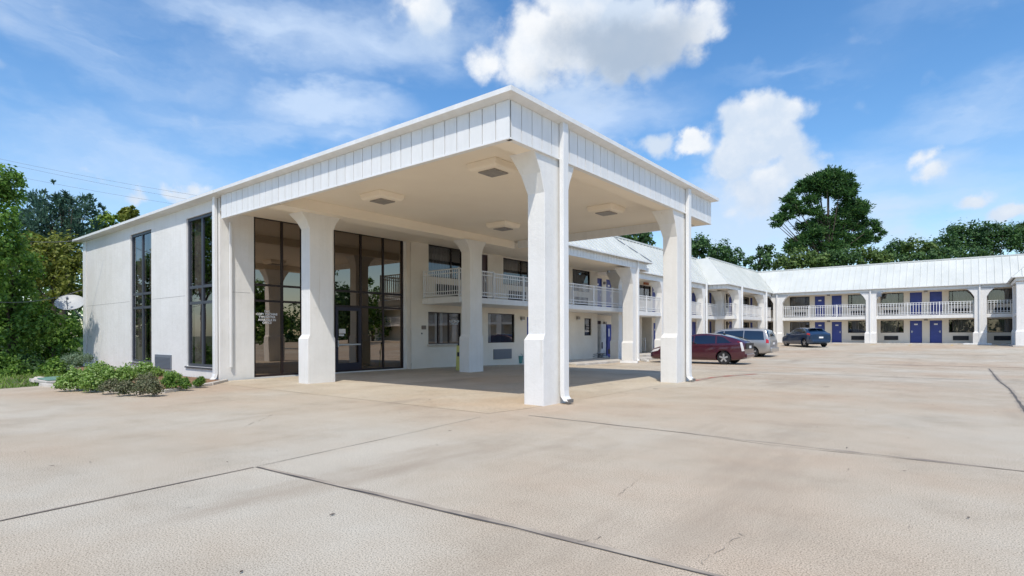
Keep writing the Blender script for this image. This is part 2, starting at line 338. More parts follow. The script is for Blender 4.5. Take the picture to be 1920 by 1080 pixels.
# ------------------------------------------------------------------ ground
def grid(mb, x0, x1, y0, y1, step, dz=0, m=0, h=G):
    nx = max(1, int((x1-x0)/step)); ny = max(1, int((y1-y0)/step))
    vs = [(x0+(x1-x0)*i/nx, y0+(y1-y0)*j/ny, h(y0+(y1-y0)*j/ny)+dz) for j in range(ny+1) for i in range(nx+1)]
    fs = [(j*(nx+1)+i, j*(nx+1)+i+1, (j+1)*(nx+1)+i+1, (j+1)*(nx+1)+i) for j in range(ny) for i in range(nx)]
    mb.add(vs, fs, m)
b = MB(); ys = [-900, -60] + [float(y) for y in range(-10, 75, 3)] + [120, 1500]
xs = [-900, -60, -22, 15, 49, 900]
b.add([(x, y, G(y)-.09) for y in ys for x in xs], [(j*len(xs)+i, j*len(xs)+i+1, (j+1)*len(xs)+i+1, (j+1)*len(xs)+i) for j in range(len(ys)-1) for i in range(len(xs)-1)])
tag(b.build('ground', M['ground']), kind='structure')
b = MB(); grid(b, -16.2, 48, -44, 63, 1.0)
b.add([(-34, -40, 0), (-16.2, -40, 0), (-16.2, 8.0, 0), (-18, 8.0, 0), (-20.6, 5.6, 0), (-19.9, 3.2, 0), (-21.5, 2.2, 0), (-34, 1.0, 0)], [tuple(range(8))])
grid(b, -20, -16.2, 15.9, 63, 1.0, dz=-.002)
tag(b.build('pavement', M['pave']), kind='structure')
b = MB()
b.add([(-17.7, 7.55, .004), (-6.6, 7.6, .004), (-6.45, 8.6, .004), (-6.45, 17.0, .004), (-6.45, 24.2, .004-.15), (-16.1, 24.2, .004-.15), (-16.1, 17.0, .004), (-17.85, 17.0, .004)][:2] +
      [(-6.45, 8.6, .004), (-6.45, 17.0, .004), (-17.85, 17.0, .004)], [(0, 1, 2, 3, 4)])
grid(b, -17.2, -6.45, 17.0, 24.2, .9, dz=.004)
tag(b.build('apron', M['apron']), kind='structure')
def strip(mb, pts, wd, dz=.005, m=0, jag=.0):
    P = []
    for k in range(len(pts)-1):
        (xa, ya), (xb, yb) = pts[k], pts[k+1]; n = max(1, int(math.hypot(xb-xa, yb-ya)/.35))
        for i in range(n): P.append((xa+(xb-xa)*i/n, ya+(yb-ya)*i/n))
    P.append(pts[-1])
    rr = random.Random(int(abs(pts[0][0]*100)))
    Lf, Rt = [], []
    for i, (x, y) in enumerate(P):
        q = P[min(i+1, len(P)-1)]; p = P[max(i-1, 0)]; dx, dy = q[0]-p[0], q[1]-p[1]; l = math.hypot(dx, dy) or 1
        wv_ = wd*(1+jag*rr.uniform(-1, 1))/2; o = jag*rr.uniform(-1, 1)*.012
        Lf.append((x-dy/l*(wv_+o), y+dx/l*(wv_+o), G(y)+dz)); Rt.append((x+dy/l*(wv_-o), y-dx/l*(wv_-o), G(y)+dz))
    n = len(P); mb.add(Lf+Rt, [(i, n+i, n+i+1, i+1) for i in range(n-1)], m)
b = MB()
strip(b, [(-5.55, -8), (-5.7, .95), (-5.88, 3.0)], .014, jag=.45); strip(b, [(-5.9, 3.05), (-6.15, 5.2), (-6.42, 7.2)], .010, jag=.5)
strip(b, [(-5.88, 3.02), (-2.56, 3.22), (-1.16, 3.28), (6, 3.5)], .022, jag=.5)
strip(b, [(-5.9, 7.85), (-3.04, 7.78), (-1.93, 7.6), (.4, 7.70), (9, 7.75)], .012, jag=.6)
strip(b, [(.83, 33), (.88, 19.63), (.84, 13.9), (.84, 8)], .045, jag=.5)
strip(b, [(-7.4, 24.24), (9, 24.5)], .06, jag=.5); strip(b, [(-6, 34), (3, 34.2)], .09, jag=.5); strip(b, [(-12, 44), (3, 44.2)], .10, jag=.5)
tag(b.build('pavement_joints', M['joint']), kind='structure')
b = MB()
strip(b, [(-5.85, 3.05), (-2.56, 3.25), (-1.16, 3.31), (6, 3.52)], .07, dz=.0025, jag=.5); strip(b, [(-5.57, -8), (-5.72, .95), (-5.9, 3.0)], .05, dz=.0025, jag=.6); strip(b, [(.83, 33), (.90, 19.63), (.86, 13.9), (.86, 8)], .14, dz=.0025, jag=.5); strip(b, [(-5.9, 7.87), (-3.04, 7.80), (.4, 7.72), (9, 7.77)], .07, dz=.0025, jag=.7)
tag(b.build('joint_stains', M['stain']), kind='structure')
b = MB()
def crack(x0, y0, x1, y1, wd, seed):
    rr = random.Random(seed); n = 16; P = [(x0+(x1-x0)*i/n+rr.gauss(0, .010), y0+(y1-y0)*i/n+rr.gauss(0, .012)) for i in range(n+1)]
    for k in range(0, n, 5): strip(b, P[k:min(n, k+4)+1], wd, jag=.9)
crack(-2.34, 4.40, -2.46, 4.98, .004, 1); crack(-1.27, 3.42, -1.20, 4.1, .004, 2); crack(-2.05, 3.26, -1.95, 3.44, .005, 3); crack(.9, 5.4, 1.7, 5.0, .006, 4); crack(-9.5, 5.2, -8.6, 4.2, .008, 5)
tag(b.build('pavement_cracks', M['stain2']), kind='structure')
b = MB(); strip(b, [(-6.3, 16.7), (-6.34, 18.75), (-6.1, 22.3)], .13, dz=.009, jag=.2); tag(b.build('kerb_paint', M['red']), kind='structure')
b = MB()
for x in (-11.6, -8.9, -6.2, -3.5, -.8, 1.9): strip(b, [(x, 55.8), (x, 59.6)], .12, dz=.006, jag=.2)
tag(b.build('parking_lines', M['yellow']), kind='structure')
# raised walk in front of the rooms
b = MB()
b.box(-17.7, -15.0, 23.9, 30.4, -.4, -.06); b.box(-18.5, -15.0, 30.4, 34, -.4, -.055); b.box(-18.5, -16.3, 34, 46.9, -.4, .05); b.box(-18.5, -14.9, 46.9, 53.5, -.4, .22); b.box(-17.3, -14.9, 53.5, 60.8, -.4, .36)
b.box(-17.3, 4.4, 60.8, 63.2, -.1, .515); b.box(2.7, 40, 54.6, 60.8, -.1, .50)
tag(b.build('walkway', M['kerb'], bevel=.02), kind='structure')

# ------------------------------------------------------------------ building helpers
def P3(ax, pos, u, z, d=0):            # a point of a wall: ax 'X' faces +X, 'Y' faces -Y, 'W' faces -X; d goes into the wall
    if ax == 'X': return (pos-d, u, z)
    if ax == 'W': return (pos+d, u, z)
    return (u, pos+d, z)
def wbox(mb, ax, pos, u0, u1, z0, z1, d0, d1, m=0):
    a = P3(ax, pos, u0, z0, d0); c = P3(ax, pos, u1, z1, d1); mb.box(a[0], c[0], a[1], c[1], a[2], c[2], m)
def wall(mb, ax, pos, u0, u1, z0, z1, ops=(), depth=.14, m=0):
    us = sorted({u0, u1, *[v for o in ops for v in o[:2] if u0 < v < u1]}); zs = sorted({z0, z1, *[v for o in ops for v in o[2:4] if z0 < v < z1]})
    for i in range(len(us)-1):
        run = None
        for j in range(len(zs)):
            open_ = True
            if j < len(zs)-1:
                uc, zc = (us[i]+us[i+1])/2, (zs[j]+zs[j+1])/2
                open_ = any(o[0] < uc < o[1] and o[2] < zc < o[3] for o in ops)
            if not open_ and run is None: run = zs[j]
            if (open_ or j == len(zs)-1) and run is not None:
                mb.quad(P3(ax, pos, us[i], run), P3(ax, pos, us[i+1], run), P3(ax, pos, us[i+1], zs[j]), P3(ax, pos, us[i], zs[j]), m); run = None
    for (a, c, e, g) in [o[:4] for o in ops]:
        for (p, q) in (((a, e), (c, e)), ((c, e), (c, g)), ((c, g), (a, g)), ((a, g), (a, e))):
            mb.quad(P3(ax, pos, *p), P3(ax, pos, *q), P3(ax, pos, *q, depth), P3(ax, pos, *p, depth), m)
def pleats(mb, ax, pos, u0, u1, z0, z1, d, amp=.03, wl=.16, m=0, rnd=0):
    n = max(4, int((u1-u0)/wl*6)); rr = random.Random(int(u0*1000)+int(z0*100)); ph = rr.uniform(0, 6)
    row = [(u0+(u1-u0)*i/n, d+amp*math.sin(i/6*6.283+ph+.6*math.sin(i*.37+ph))) for i in range(n+1)]
    mb.add([P3(ax, pos, u, z0, dd) for u, dd in row]+[P3(ax, pos, u, z1, dd) for u, dd in row], [(i, i+1, n+2+i, n+1+i) for i in range(n)], m)
def window(root, ax, pos, u0, u1, z0, z1, mull=(), trans=(), fr='bronze', glass='glassw', curtain=None, room=.9, fw=.05, cmat='curtain', label=None, letters=None):
    f = MB()
    d0, d1 = .05, .13
    wbox(f, ax, pos, u0, u0+fw, z0, z1, d0, d1); wbox(f, ax, pos, u1-fw, u1, z0, z1, d0, d1)
    wbox(f, ax, pos, u0+fw, u1-fw, z0, z0+fw, d0, d1); wbox(f, ax, pos, u0+fw, u1-fw, z1-fw, z1, d0, d1)
    for mu in mull: wbox(f, ax, pos, mu-fw/2, mu+fw/2, z0+fw, z1-fw, d0+.005, d1-.005)
    for tz in trans: wbox(f, ax, pos, u0+fw, u1-fw, tz-fw/2, tz+fw/2, d0+.01, d1-.01)
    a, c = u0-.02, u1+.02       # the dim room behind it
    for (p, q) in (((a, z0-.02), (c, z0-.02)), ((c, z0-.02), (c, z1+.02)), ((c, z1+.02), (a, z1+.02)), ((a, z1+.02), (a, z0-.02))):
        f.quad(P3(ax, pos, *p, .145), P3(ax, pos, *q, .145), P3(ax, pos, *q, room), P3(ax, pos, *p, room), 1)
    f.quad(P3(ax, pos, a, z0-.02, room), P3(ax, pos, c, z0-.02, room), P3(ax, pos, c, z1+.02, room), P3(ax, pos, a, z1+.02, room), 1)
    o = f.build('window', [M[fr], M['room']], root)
    if label: o['label'] = label
    g = MB(); g.quad(P3(ax, pos, u0+fw*.5, z0+fw*.5, .09), P3(ax, pos, u1-fw*.5, z0+fw*.5, .09), P3(ax, pos, u1-fw*.5, z1-fw*.5, .09), P3(ax, pos, u0+fw*.5, z1-fw*.5, .09))
    g.build('pane', M[glass], o)
    if curtain:
        q = MB()
        for (ca, cb) in curtain: pleats(q, ax, pos, u0+(u1-u0)*ca+.01, u0+(u1-u0)*cb-.01, z0+.03, z1-.02, .24)
        q.build('curtain', M[cmat], o, smooth=60)
    return o
def door(root, ax, pos, u0, u1, z0, z1, m='bluedoor', handle=1, plate=True, d=.07):
    f = MB(); fw = .045
    wbox(f, ax, pos, u0+.005, u0+fw, z0, z1, .03, .12, 1); wbox(f, ax, pos, u1-fw, u1-.005, z0, z1, .03, .12, 1); wbox(f, ax, pos, u0+fw, u1-fw, z1-fw, z1-.005, .03, .12, 1)
    wbox(f, ax, pos, u0+fw, u1-fw, z0+.01, z1-fw, d, d+.045, 0)
    o = f.build('door', [M[m], M[m]], root, bevel=.006)
    h = MB(); hu = u1-fw-.10 if handle > 0 else u0+fw+.10
    wbox(h, ax, pos, hu-.03, hu+.03, z0+.92, z0+1.12, d-.02, d-.001); wbox(h, ax, pos, hu-.09*handle, hu+.02, z0+1.0, z0+1.03, d-.06, d-.03)
    h.build('handle', M['steel'], o)
    if plate:
        p = MB(); c = (u0+u1)/2; wbox(p, ax, pos, c-.13, c+.13, z0+1.62, z0+1.74, d-.012, d-.002); p.build('number_plate', M['plate'], o)
    return o
def wall_ac(root, ax, pos, u0, u1, z0, z1, m='grille'):
    f = MB(); fw = .03
    wbox(f, ax, pos, u0, u1, z0, z1, -.05, .04, 0)
    n = int((z1-z0-.06)/.045)
    for i in range(n):
        z = z0+.04+i*.045; wbox(f, ax, pos, u0+.03, u1-.03, z, z+.022, -.065, -.0505, 0)
    return f.build('air_conditioner', M[m], root)
def wall_lamp(root, ax, pos, u, z, m='orange'):
    f = MB(); wbox(f, ax, pos, u-.13, u+.13, z-.10, z+.06, -.12, -.002); wbox(f, ax, pos, u-.10, u+.10, z-.15, z-.10, -.10, -.02, 1)
    return f.build('wall_lamp', [M['lens'], M['plate']], root, bevel=.01)
def railing(root, pts, z0, h=1.02, sp=.125, post=2.1, name='railing', bw=.011):
    f = MB()
    for k in range(len(pts)-1):
        a, c = Vector((*pts[k], 0)), Vector((*pts[k+1], 0)); l = (c-a).length; d = (c-a)/l; n = Vector((-d.y, d.x, 0))
        def bar(s0, s1, za, zb, w_, m=0):
            p, q = a+d*s0, a+d*s1
            r = [[tuple(x+n*sg*w_/2+Vector((0, 0, z))) for sg, z in ((-1, za), (1, za), (1, zb), (-1, zb))] for x in (p, q)]
            f.rings(r)
        bar(0, l, z0+h-.04, z0+h, .055); bar(0, l, z0+h-.185, z0+h-.155, .032); bar(0, l, z0+.22, z0+.25, .032); bar(0, l, z0+.07, z0+.105, .034)
        npst = max(1, round(l/post))
        for i in range(npst+1):
            s = l*i/npst; bar(max(0, s-.028), min(l, s+.028)+.002, z0+.005, z0+h+.03, .06)
        nb = int(l/sp)
        for i in range(1, nb):
            s = l*i/nb; bar(s-bw, s+bw, z0+.08, z0+h-.02, bw*2)
    return f.build(name, M['rail'], root)
def column(root, x0, x1, y0, y1, z0, zt, kick=1.30, fx=(0, 0), fy=(0, 0), fh=.62, k=.07, label=None, kx=0):
    # fx/fy: how far the head flares to each side under the beam
    f = MB(); lv = []
    kz = z0+kick
    lv += [(z0, x0-k, x1+kx, y0-k, y1+k), (kz-.05, x0-k, x1+kx, y0-k, y1+k), (kz+.07, x0, x1, y0, y1)]
    H = fh
    for t in (0, .5, .9, 1):
        z = zt-H+H*t; s = t**1.45
        lv.append((z, x0-fx[0]*s, x1+fx[1]*s, y0-fy[0]*s, y1+fy[1]*s))
    f.rects(lv)
    o = f.build('column', M['stucco'], root, bevel=.012)
    if label: o['label'] = label
    return o
def downspout(root, pts, wx=.09, wy=.11):
    f = MB(); rr = []
    for (x, y, z) in pts: rr.append([(x-wx/2, y-wy/2, z), (x+wx/2, y-wy/2, z), (x+wx/2, y+wy/2, z), (x-wx/2, y+wy/2, z)])
    f.rings(rr); return f.build('downspout', M['trim'], root, bevel=.01)
def fascia(mb, ax, pos, u0, u1, z0, z1, sp=.325, th=.10):
    n = max(1, round((u1-u0)/sp))
    for i in range(n):
        a, c = u0+(u1-u0)*i/n, u0+(u1-u0)*(i+1)/n
        wbox(mb, ax, pos, a+.010, c-.010, z0, z1, 0, .03)
    wbox(mb, ax, pos, u0+.002, u1-.002, z0+.004, z1-.004, .031, th, 1)
    wbox(mb, ax, pos, u0, u1, z0-.035, z0-.002, -.012, th, 0)

# ------------------------------------------------------------------ office building (lobby)
LX, LY = -17.85, 8.05                   # its corner
office = thing('office_building', 'flat roofed white stucco motel office with tall dark lobby windows', 'building', (-24.5, 12, 0))
ZT = 5.62
b = MB()
w1 = (-25.36, -23.27, .38, 5.30); w2 = (-20.25, -18.23, .38, 5.27)
wall(b, 'Y', LY, -31.1, LX, -.15, ZT, [w1, w2])
g1 = (9.12, 10.88, .04, 5.27); g2 = (12.08, 15.36, .04, 5.28)
wall(b, 'X', LX, LY, 15.5, -.15, ZT, [g1, g2])
b.quad((-31.1, LY, -.15), (-31.1, 15.5, -.15), (-31.1, 15.5, ZT), (-31.1, LY, ZT)); b.quad((-31.1, 15.5, -.15), (LX, 15.5, -.15), (LX, 15.5, ZT), (-31.1, 15.5, ZT))
# hairline joints of the plaster at the floor line
for (a, c) in ((-31.0, w1[0]-.1), (w1[1]+.12, w2[0]-.1)): wbox(b, 'Y', LY, a, c, 2.717, 2.727, -.003, .02, 2)
wbox(b, 'X', LX, LY+.35, 9.0, 2.742, 2.753, -.003, .02, 2)
wbox(b, 'Y', LY, -30.4, -30.05, 1.35, 1.36, -.003, .02, 2)
b.build('wall', [M['stucco'], M['groove'], M['hair']], office)
b = MB()
b.rects([(ZT, -31.25, -17.62, LY-.03, 15.6), (ZT+.055, -31.75, -17.62, LY-.28, 15.8), (ZT+.145, -31.75, -17.62, LY-.28, 15.8), (ZT+.17, -31.5, -17.64, LY-.1, 15.6)])
rf = b.build('roof', M['trim'], office)
b = MB(); b.lathe([(.16, ZT+.16), (.16, ZT+.75), (.30, ZT+.80), (.36, ZT+.95), (.30, ZT+1.1), (.12, ZT+1.17), (.01, ZT+1.18)], (-26.6, 11.5, 0), n=16); b.build('roof_vent', M['acgrey'], rf, smooth=50)
# corner boards and a raised window surround
b = MB(); b.box(-31.16, -30.75, LY-.035, LY-.003, -.05, ZT-.002); b.build('corner_board', M['trim'], office)
downspout(office, [(-18.0, LY-.08, ZT+.08), (-18.0, LY-.08, .22), (-17.98, LY-.12, .10), (-17.94, LY-.24, .03)], .15, .10)
downspout(office, [(LX+.07, LY+.30, 4.9), (LX+.07, LY+.30, .42), (LX+.07, LY+.30, .40)], .06, .07)
for (wd, ms, cu) in ((w1, (-24.31,), [(.02, .48), (.62, .70), (.9, .98)]), (w2, (-19.2,), [(.03, .40), (.88, .98)])):
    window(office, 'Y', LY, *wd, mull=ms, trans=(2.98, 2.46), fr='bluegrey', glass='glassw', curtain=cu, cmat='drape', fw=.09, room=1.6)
    s = MB(); s.box(wd[0]-.05, wd[1]+.05, LY-.05, LY-.003, wd[2]-.05, wd[2]-.003); s.build('window_sill', M['bluegrey'], office)
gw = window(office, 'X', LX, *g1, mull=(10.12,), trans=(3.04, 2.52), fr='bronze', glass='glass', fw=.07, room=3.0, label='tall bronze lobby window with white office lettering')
def text(body, size, loc, rot, m, parent, name='lettering', extrude=.002, align='CENTER'):
    cu = bpy.data.curves.new(name, 'FONT'); cu.body = body; cu.size = size; cu.align_x = align; cu.align_y = 'CENTER'; cu.extrude = extrude; cu.space_line = .95; cu.offset = size*.022
    t = bpy.data.objects.new(name, cu); COL.objects.link(t); dg = bpy.context.evaluated_depsgraph_get()
    me = bpy.data.meshes.new_from_object(t.evaluated_get(dg)); COL.objects.unlink(t); bpy.data.objects.remove(t)
    o = bpy.data.objects.new(name, me); COL.objects.link(o); me.materials.clear(); me.materials.append(m)
    p = parent
    while p.parent is not None: p = p.parent
    o.parent = parent; o.location = Vector(loc)-Vector(p.location); o.rotation_euler = rot; return o
text('FAX\nCOPY MACHINE\nTYPEWRITER\nAVAILABLE IN\nOFFICE', .098, (LX-.082, 9.60, 1.99), (R(90), 0, R(90)), M['plate'], gw)
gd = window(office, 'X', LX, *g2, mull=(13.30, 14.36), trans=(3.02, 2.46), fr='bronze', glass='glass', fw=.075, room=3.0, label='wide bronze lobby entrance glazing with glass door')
f = MB()
for (a, c, e, g) in ((12.16, 12.27, .1, 2.42), (13.17, 13.265, .1, 2.42), (12.27, 13.17, .1, .36), (12.27, 13.17, 2.30, 2.42)): wbox(f, 'X', LX, a, c, e, g, .02, .075)
gdoor = f.build('door', M['navy'], office); gdoor['label'] = 'glass lobby door with push bar'
f = MB(); wbox(f, 'X', LX, 12.2, 13.2, 1.02, 1.07, -.05, -.01); wbox(f, 'X', LX, 12.2, 12.24, .95, 1.2, -.06, .02); f.build('handle', M['steel'], gdoor)
f = MB(); wbox(f, 'X', LX, 12.34, 12.62, 1.45, 1.62, .080, .084); wbox(f, 'X', LX, 12.34, 12.56, 1.36, 1.42, .080, .084); f.build('notice', M['plate'], gdoor)
# lobby interior that the glass lets one guess
f = MB(); f.box(-19.6, -19.0, 12.6, 14.8, .05, 1.1); f.box(-19.65, -18.95, 12.55, 14.85, 1.1, 1.15, 1); f.build('counter', [M['browndoor'], M['drape']], office)
wall_ac(office, 'Y', LY, -22.83, -21.46, .22, .72, m='acgrey')

# ------------------------------------------------------------------ entrance canopy
canopy = thing('entrance_canopy', 'big white drive-through canopy on four flared columns before the office', 'canopy', (-11, 13, 0))
CX, CF, CR = -6.38, 7.96, 18.32
FZ0, FZ1 = 4.95, 5.62
b = MB(); b.box(-17.83, CX-.1, CF+.1, CR-.1, 5.20, 5.30); b.build('ceiling', M['ceiling'], canopy)
b = MB()
fascia(b, 'Y', CF, -17.55, CX, FZ0, FZ1); fascia(b, 'X', CX, CF+.032, CR-.002, FZ0, FZ1)
n = 30
wbox(b, 'Y', CR-.1, -14.2, CX-.002, FZ0-.03, FZ1, 0, .1, 0)
b.build('fascia', [M['trim'], M['groove']], canopy)
b = MB(); o_ = .19
b.rects([(FZ1+.004, -17.60, CX-.01, CF+.01, CR-.01), (FZ1+.055, -17.60, CX+o_, CF-o_, CR+o_), (FZ1+.145, -17.60, CX+o_, CF-o_, CR+o_), (FZ1+.17, -17.58, CX, CF, CR)])
b.build('roof', M['trim'], canopy)
b = MB(); b.box(-6.86, CX-.105, CF+.11, CR-.11, FZ0-.03, 5.198); b.build('beam', M['ceiling'], canopy)
b = MB(); b.box(-15.0, -14.36, CF+.12, CR-.11, 4.90, 5.197); b.build('beam', M['ceiling'], canopy)
column(canopy, -6.83, -6.42, 9.09, 9.90, -.02, 4.93, fx=(.20, 0), fy=(.34, .30), k=.06, kick=1.36, fh=.75)
column(canopy, -6.85, -6.42, 15.64, 16.45, -.02, 4.93, fx=(.20, 0), fy=(.34, .30), k=.06, kick=1.36, fh=.75)
column(canopy, -15.10, -14.66, 9.12, 9.90, -.02, 4.915, fx=(.25, .0), fy=(.26, .26), k=.06, kick=1.36, fh=.45)
column(canopy, -14.72, -14.28, 15.45, 16.12, -.02, 4.915, fx=(.2, .0), fy=(.26, .26), k=.06, kick=1.36, fh=.45)
for yy in (9.63, 16.24):
    downspout(canopy, [(CX+.06, yy, FZ1+.03), (CX+.06, yy, .26), (CX+.07, yy, .15), (CX+.17, yy-.03, .06)], .10, .19)
    f = MB(); f.box(CX+.16, CX+.235, yy-.11, yy+.06, .03, .10); f.build('spout_mouth', M['seam'], canopy)
for (x, y) in ((-12.35, 9.88), (-8.25, 9.7), (-12.4, 15.1), (-8.4, 15.1)):
    f = MB(); h = .40
    f.rects([(5.199, x-h-.03, x+h+.03, y-h-.03, y+h+.03), (5.07, x-h, x+h, y-h, y+h), (5.03, x-h+.05, x+h-.05, y-h+.05, y+h-.05)])
    lf = f.build('ceiling_light', M['ceiling'], canopy, bevel=.015)
    f = MB(); f.box(x-.24, x+.24, y-.24, y+.24, 5.005, 5.029); f.build('lens', M['lens'], lf)

# ------------------------------------------------------------------ motel wings
def mansard(root, ax, pos, u0, u1, zb, zt, dep, endlo=0, endhi=0, seam=.52, cap=True):
    # a standing seam slope rising away from the eave; endlo/endhi: how much the top runs past (+) or short (-) of the eave ends
    f = MB()
    q = [P3(ax, pos, u0, zb), P3(ax, pos, u1, zb), P3(ax, pos, u1+endhi, zt, dep), P3(ax, pos, u0+endlo, zt, dep)]
    f.add(q+[(x, y, z-.10) for x, y, z in q], [(0, 1, 2, 3), (4, 7, 6, 5), (0, 4, 5, 1), (1, 5, 6, 2), (2, 6, 7, 3), (3, 7, 4, 0)])
    s_ = P3(ax, 0, 0, dep, zt-zb); nv = Vector(P3(ax, 0, 0, dep, -(zt-zb))).normalized()
    n = int((max(u1, u1+endhi)-min(u0, u0+endlo))/seam)
    a0 = min(u0, u0+endlo)
    for i in range(1, n):
        u = a0+i*seam
        def lim(e, uu, side):                    # clip to slanted ends
            return None
        t0, t1 = 0., 1.
        if endlo > 0 and u < u0+endlo: t1 = min(t1, (u-u0)/endlo)
        if endlo < 0 and u < u0: t0 = max(t0, (u-u0)/endlo)
        if endhi < 0 and u > u1+endhi: t1 = min(t1, (u1-u)/(-endhi))
        if endhi > 0 and u > u1: t0 = max(t0, (u-u1)/endhi)
        if t1-t0 < .02: continue
        pa = [Vector(P3(ax, pos, u+k, zb+(zt-zb)*t0, dep*t0)) for k in (-.014, .014)]; pb = [Vector(P3(ax, pos, u+k, zb+(zt-zb)*t1, dep*t1)) for k in (-.014, .014)]
        f.rings([[tuple(pa[0]), tuple(pa[1]), tuple(pa[1]+nv*.045), tuple(pa[0]+nv*.045)], [tuple(pb[0]), tuple(pb[1]), tuple(pb[1]+nv*.045), tuple(pb[0]+nv*.045)]])
    o = f.build('roof', M['roof'], root)
    if cap:
        c = MB(); wbox(c, ax, pos, min(u0+endlo, u1), max(u1+endhi, u0), zt-.02, zt+.09, dep-.06, dep+.25); wbox(c, ax, pos, u0+endlo, u1+endhi, zt-.09, zt-.022, dep-.035, dep+.2, 1); c.build('ridge_cap', [M['roof'], M['seam']], o)
    return o
EV = 5.55
# --- long wing
wing = thing('motel_wing', 'long white two storey motel wing running back from the canopy', 'building', (-19, 38, 0))
WA = -17.6
opsA = [(16.46, 18.46, 1.0, 2.36), (20.28, 22.31, 1.0, 2.41), (23.33, 24.22, -.05, 2.30), (16.49, 18.56, 3.85, 5.20), (19.50, 20.28, 2.92, 5.14), (21.43, 23.55, 3.85, 5.15), (27.69, 29.66, 3.9, 5.16), (28.98, 29.78, 1.32, 2.34)]
b = MB(); wall(b, 'X', WA, 15.52, 30.5, -.4, 5.5, opsA)
b.quad((WA, 30.5, -.4), (-24, 30.5, -.4), (-24, 30.5, 5.5), (WA, 30.5, 5.5)); b.quad((WA, 15.505, 2.0), (-18.0, 15.505, 2.0), (-18, 15.505, 5.5), (WA, 15.505, 5.5)); b.quad((WA, 15.505, -.3), (-18.0, 15.505, -.3), (-18, 15.505, 2.0), (WA, 15.505, 2.0))
WB = -18.4
opsB = [(31.55, 32.5, 2.92, 5.0), (33.05, 33.9, 2.92, 5.0), (31.55, 32.35, -.05, 2.26), (37.6, 39.85, 3.85, 4.97), (40.05, 40.95, 2.95, 4.97), (38.3, 39.95, .05, 2.65), (40.25, 41.1, .05, 2.24), (43.6, 45.4, 3.85, 4.95), (43.6, 45.4, .95, 2.4), (48.0, 48.95, 2.95, 4.95), (48.0, 48.95, .24, 2.45), (51.1, 52.0, 3.8, 5.2), (51.1, 52.0, 1.0, 2.55), (52.25, 52.9, 2.95, 5.2), (52.25, 52.9, .24, 2.55)]
wall(b, 'X', WB, 30.5, 53.0, -.4, 5.5, opsB)
WCX = -17.2
opsC = [(53.2, 53.85, 3.8, 5.1), (54.05, 54.95, 2.95, 5.1), (57.2, 57.75, 2.95, 5.1), (58.4, 60.5, 3.8, 5.1), (60.8, 61.65, 2.95, 5.1), (53.2, 53.85, 1.2, 2.55), (54.05, 54.95, .38, 2.55), (57.2, 57.75, .38, 2.55), (58.4, 60.5, 1.25, 2.55), (60.8, 61.65, .38, 2.55)]
wall(b, 'X', WCX, 53.0, 62.8, -.4, 5.5, opsC)
b.quad((WB, 53.0, -.4), (WCX, 53.0, -.4), (WCX, 53.0, 5.5), (WB, 53.0, 5.5))
b.quad((-24, 15.6, -.4), (-24, 62.8, -.4), (-24, 62.8, 7.6), (-24, 15.6, 7.6))
b.build('wall', M['cream'], wing)
# balcony slabs
def slab(root, *bx):
    f = MB()
    for (x0, x1, y0, y1, z0, z1) in bx:
        f.box(x0, x1, y0, y1, z0, z1); 
    return f.build('balcony_slab', M['stucco'], root, bevel=.02)
slab(wing, (WA+.003, -15.45, 16.1, 30.45, 2.66, 2.90)); slab(wing, (WB+.003, -15.45, 30.455, 31.0, 2.66, 2.90)); slab(wing, (WB+.003, -16.65, 31.005, 49.2, 2.62, 2.90)); slab(wing, (WB+.003, -15.2, 49.205, 52.99, 2.64, 2.94)); slab(wing, (WCX+.003, -15.2, 52.995, 60.9, 2.65, 2.97))
railing(wing, [(-17.55, 16.16), (-15.52, 16.16), (-15.52, 18.2)], 2.90, h=1.12)
railing(wing, [(-15.52, 18.25), (-15.52, 30.6)], 2.90, h=1.08)
railing(wing, [(-15.52, 30.7), (-16.7, 30.9), (-16.72, 37.8)], 2.90, h=1.05); railing(wing, [(-16.72, 38.5), (-16.72, 45.8)], 2.90, h=1.03); railing(wing, [(-16.72, 46.3), (-16.72, 49.2)], 2.90, h=1.03)
railing(wing, [(-16.66, 49.27), (-15.27, 49.27), (-15.27, 50.0)], 2.94, h=1.04); railing(wing, [(-15.27, 50.5), (-15.27, 57.6)], 2.95, h=1.03); railing(wing, [(-15.27, 58.1), (-15.27, 60.8)], 2.97, h=1.03)
# columns
column(wing, -14.90, -14.27, 28.6, 29.15, -.35, 5.06, fx=(.35, 0), fy=(.35, .35), fh=.9, k=.05)
column(wing, -16.55, -16.05, 30.3, 30.75, -.3, 5.1, fx=(.35, .3), fy=(0, 0), fh=.8, k=.05)
column(wing, -17.10, -16.58, 37.7, 38.35, -.3, 5.06, fx=(.3, 0), fy=(.35, .35), fh=.8, k=.05)
column(wing, -17.10, -16.55, 45.6, 46.1, -.1, 5.06, fx=(.3, 0), fy=(.35, .35), fh=.8, k=.05)
column(wing, -17.10, -16.50, 50.0, 50.5, .1, 5.06, fx=(.3, 0), fy=(.35, .35), fh=.8, k=.05)
column(wing, -15.62, -15.02, 49.9, 50.4, .1, 5.1, fx=(.3, 0), fy=(.35, .35), fh=.8, k=.05)
column(wing, -15.62, -15.02, 57.6, 58.1, .2, 5.1, fx=(.3, 0), fy=(.35, .35), fh=.8, k=.05)
for (x, y, z) in ((-14.20, 29.05, -.1), (-16.5, 38.5, 0), (-16.47, 46.2, .1), (-14.95, 50.52, .2), (-14.95, 58.2, .4)):
    downspout(wing, [(x, y, EV-.1), (x, y, z+.12), (x+.05, y-.05, z+.02)], .12, .13)
b = MB(); b.box(-16.1, -14.32, 30.2, 30.7, 5.0, 5.2); b.build('beam', M['stucco'], wing)
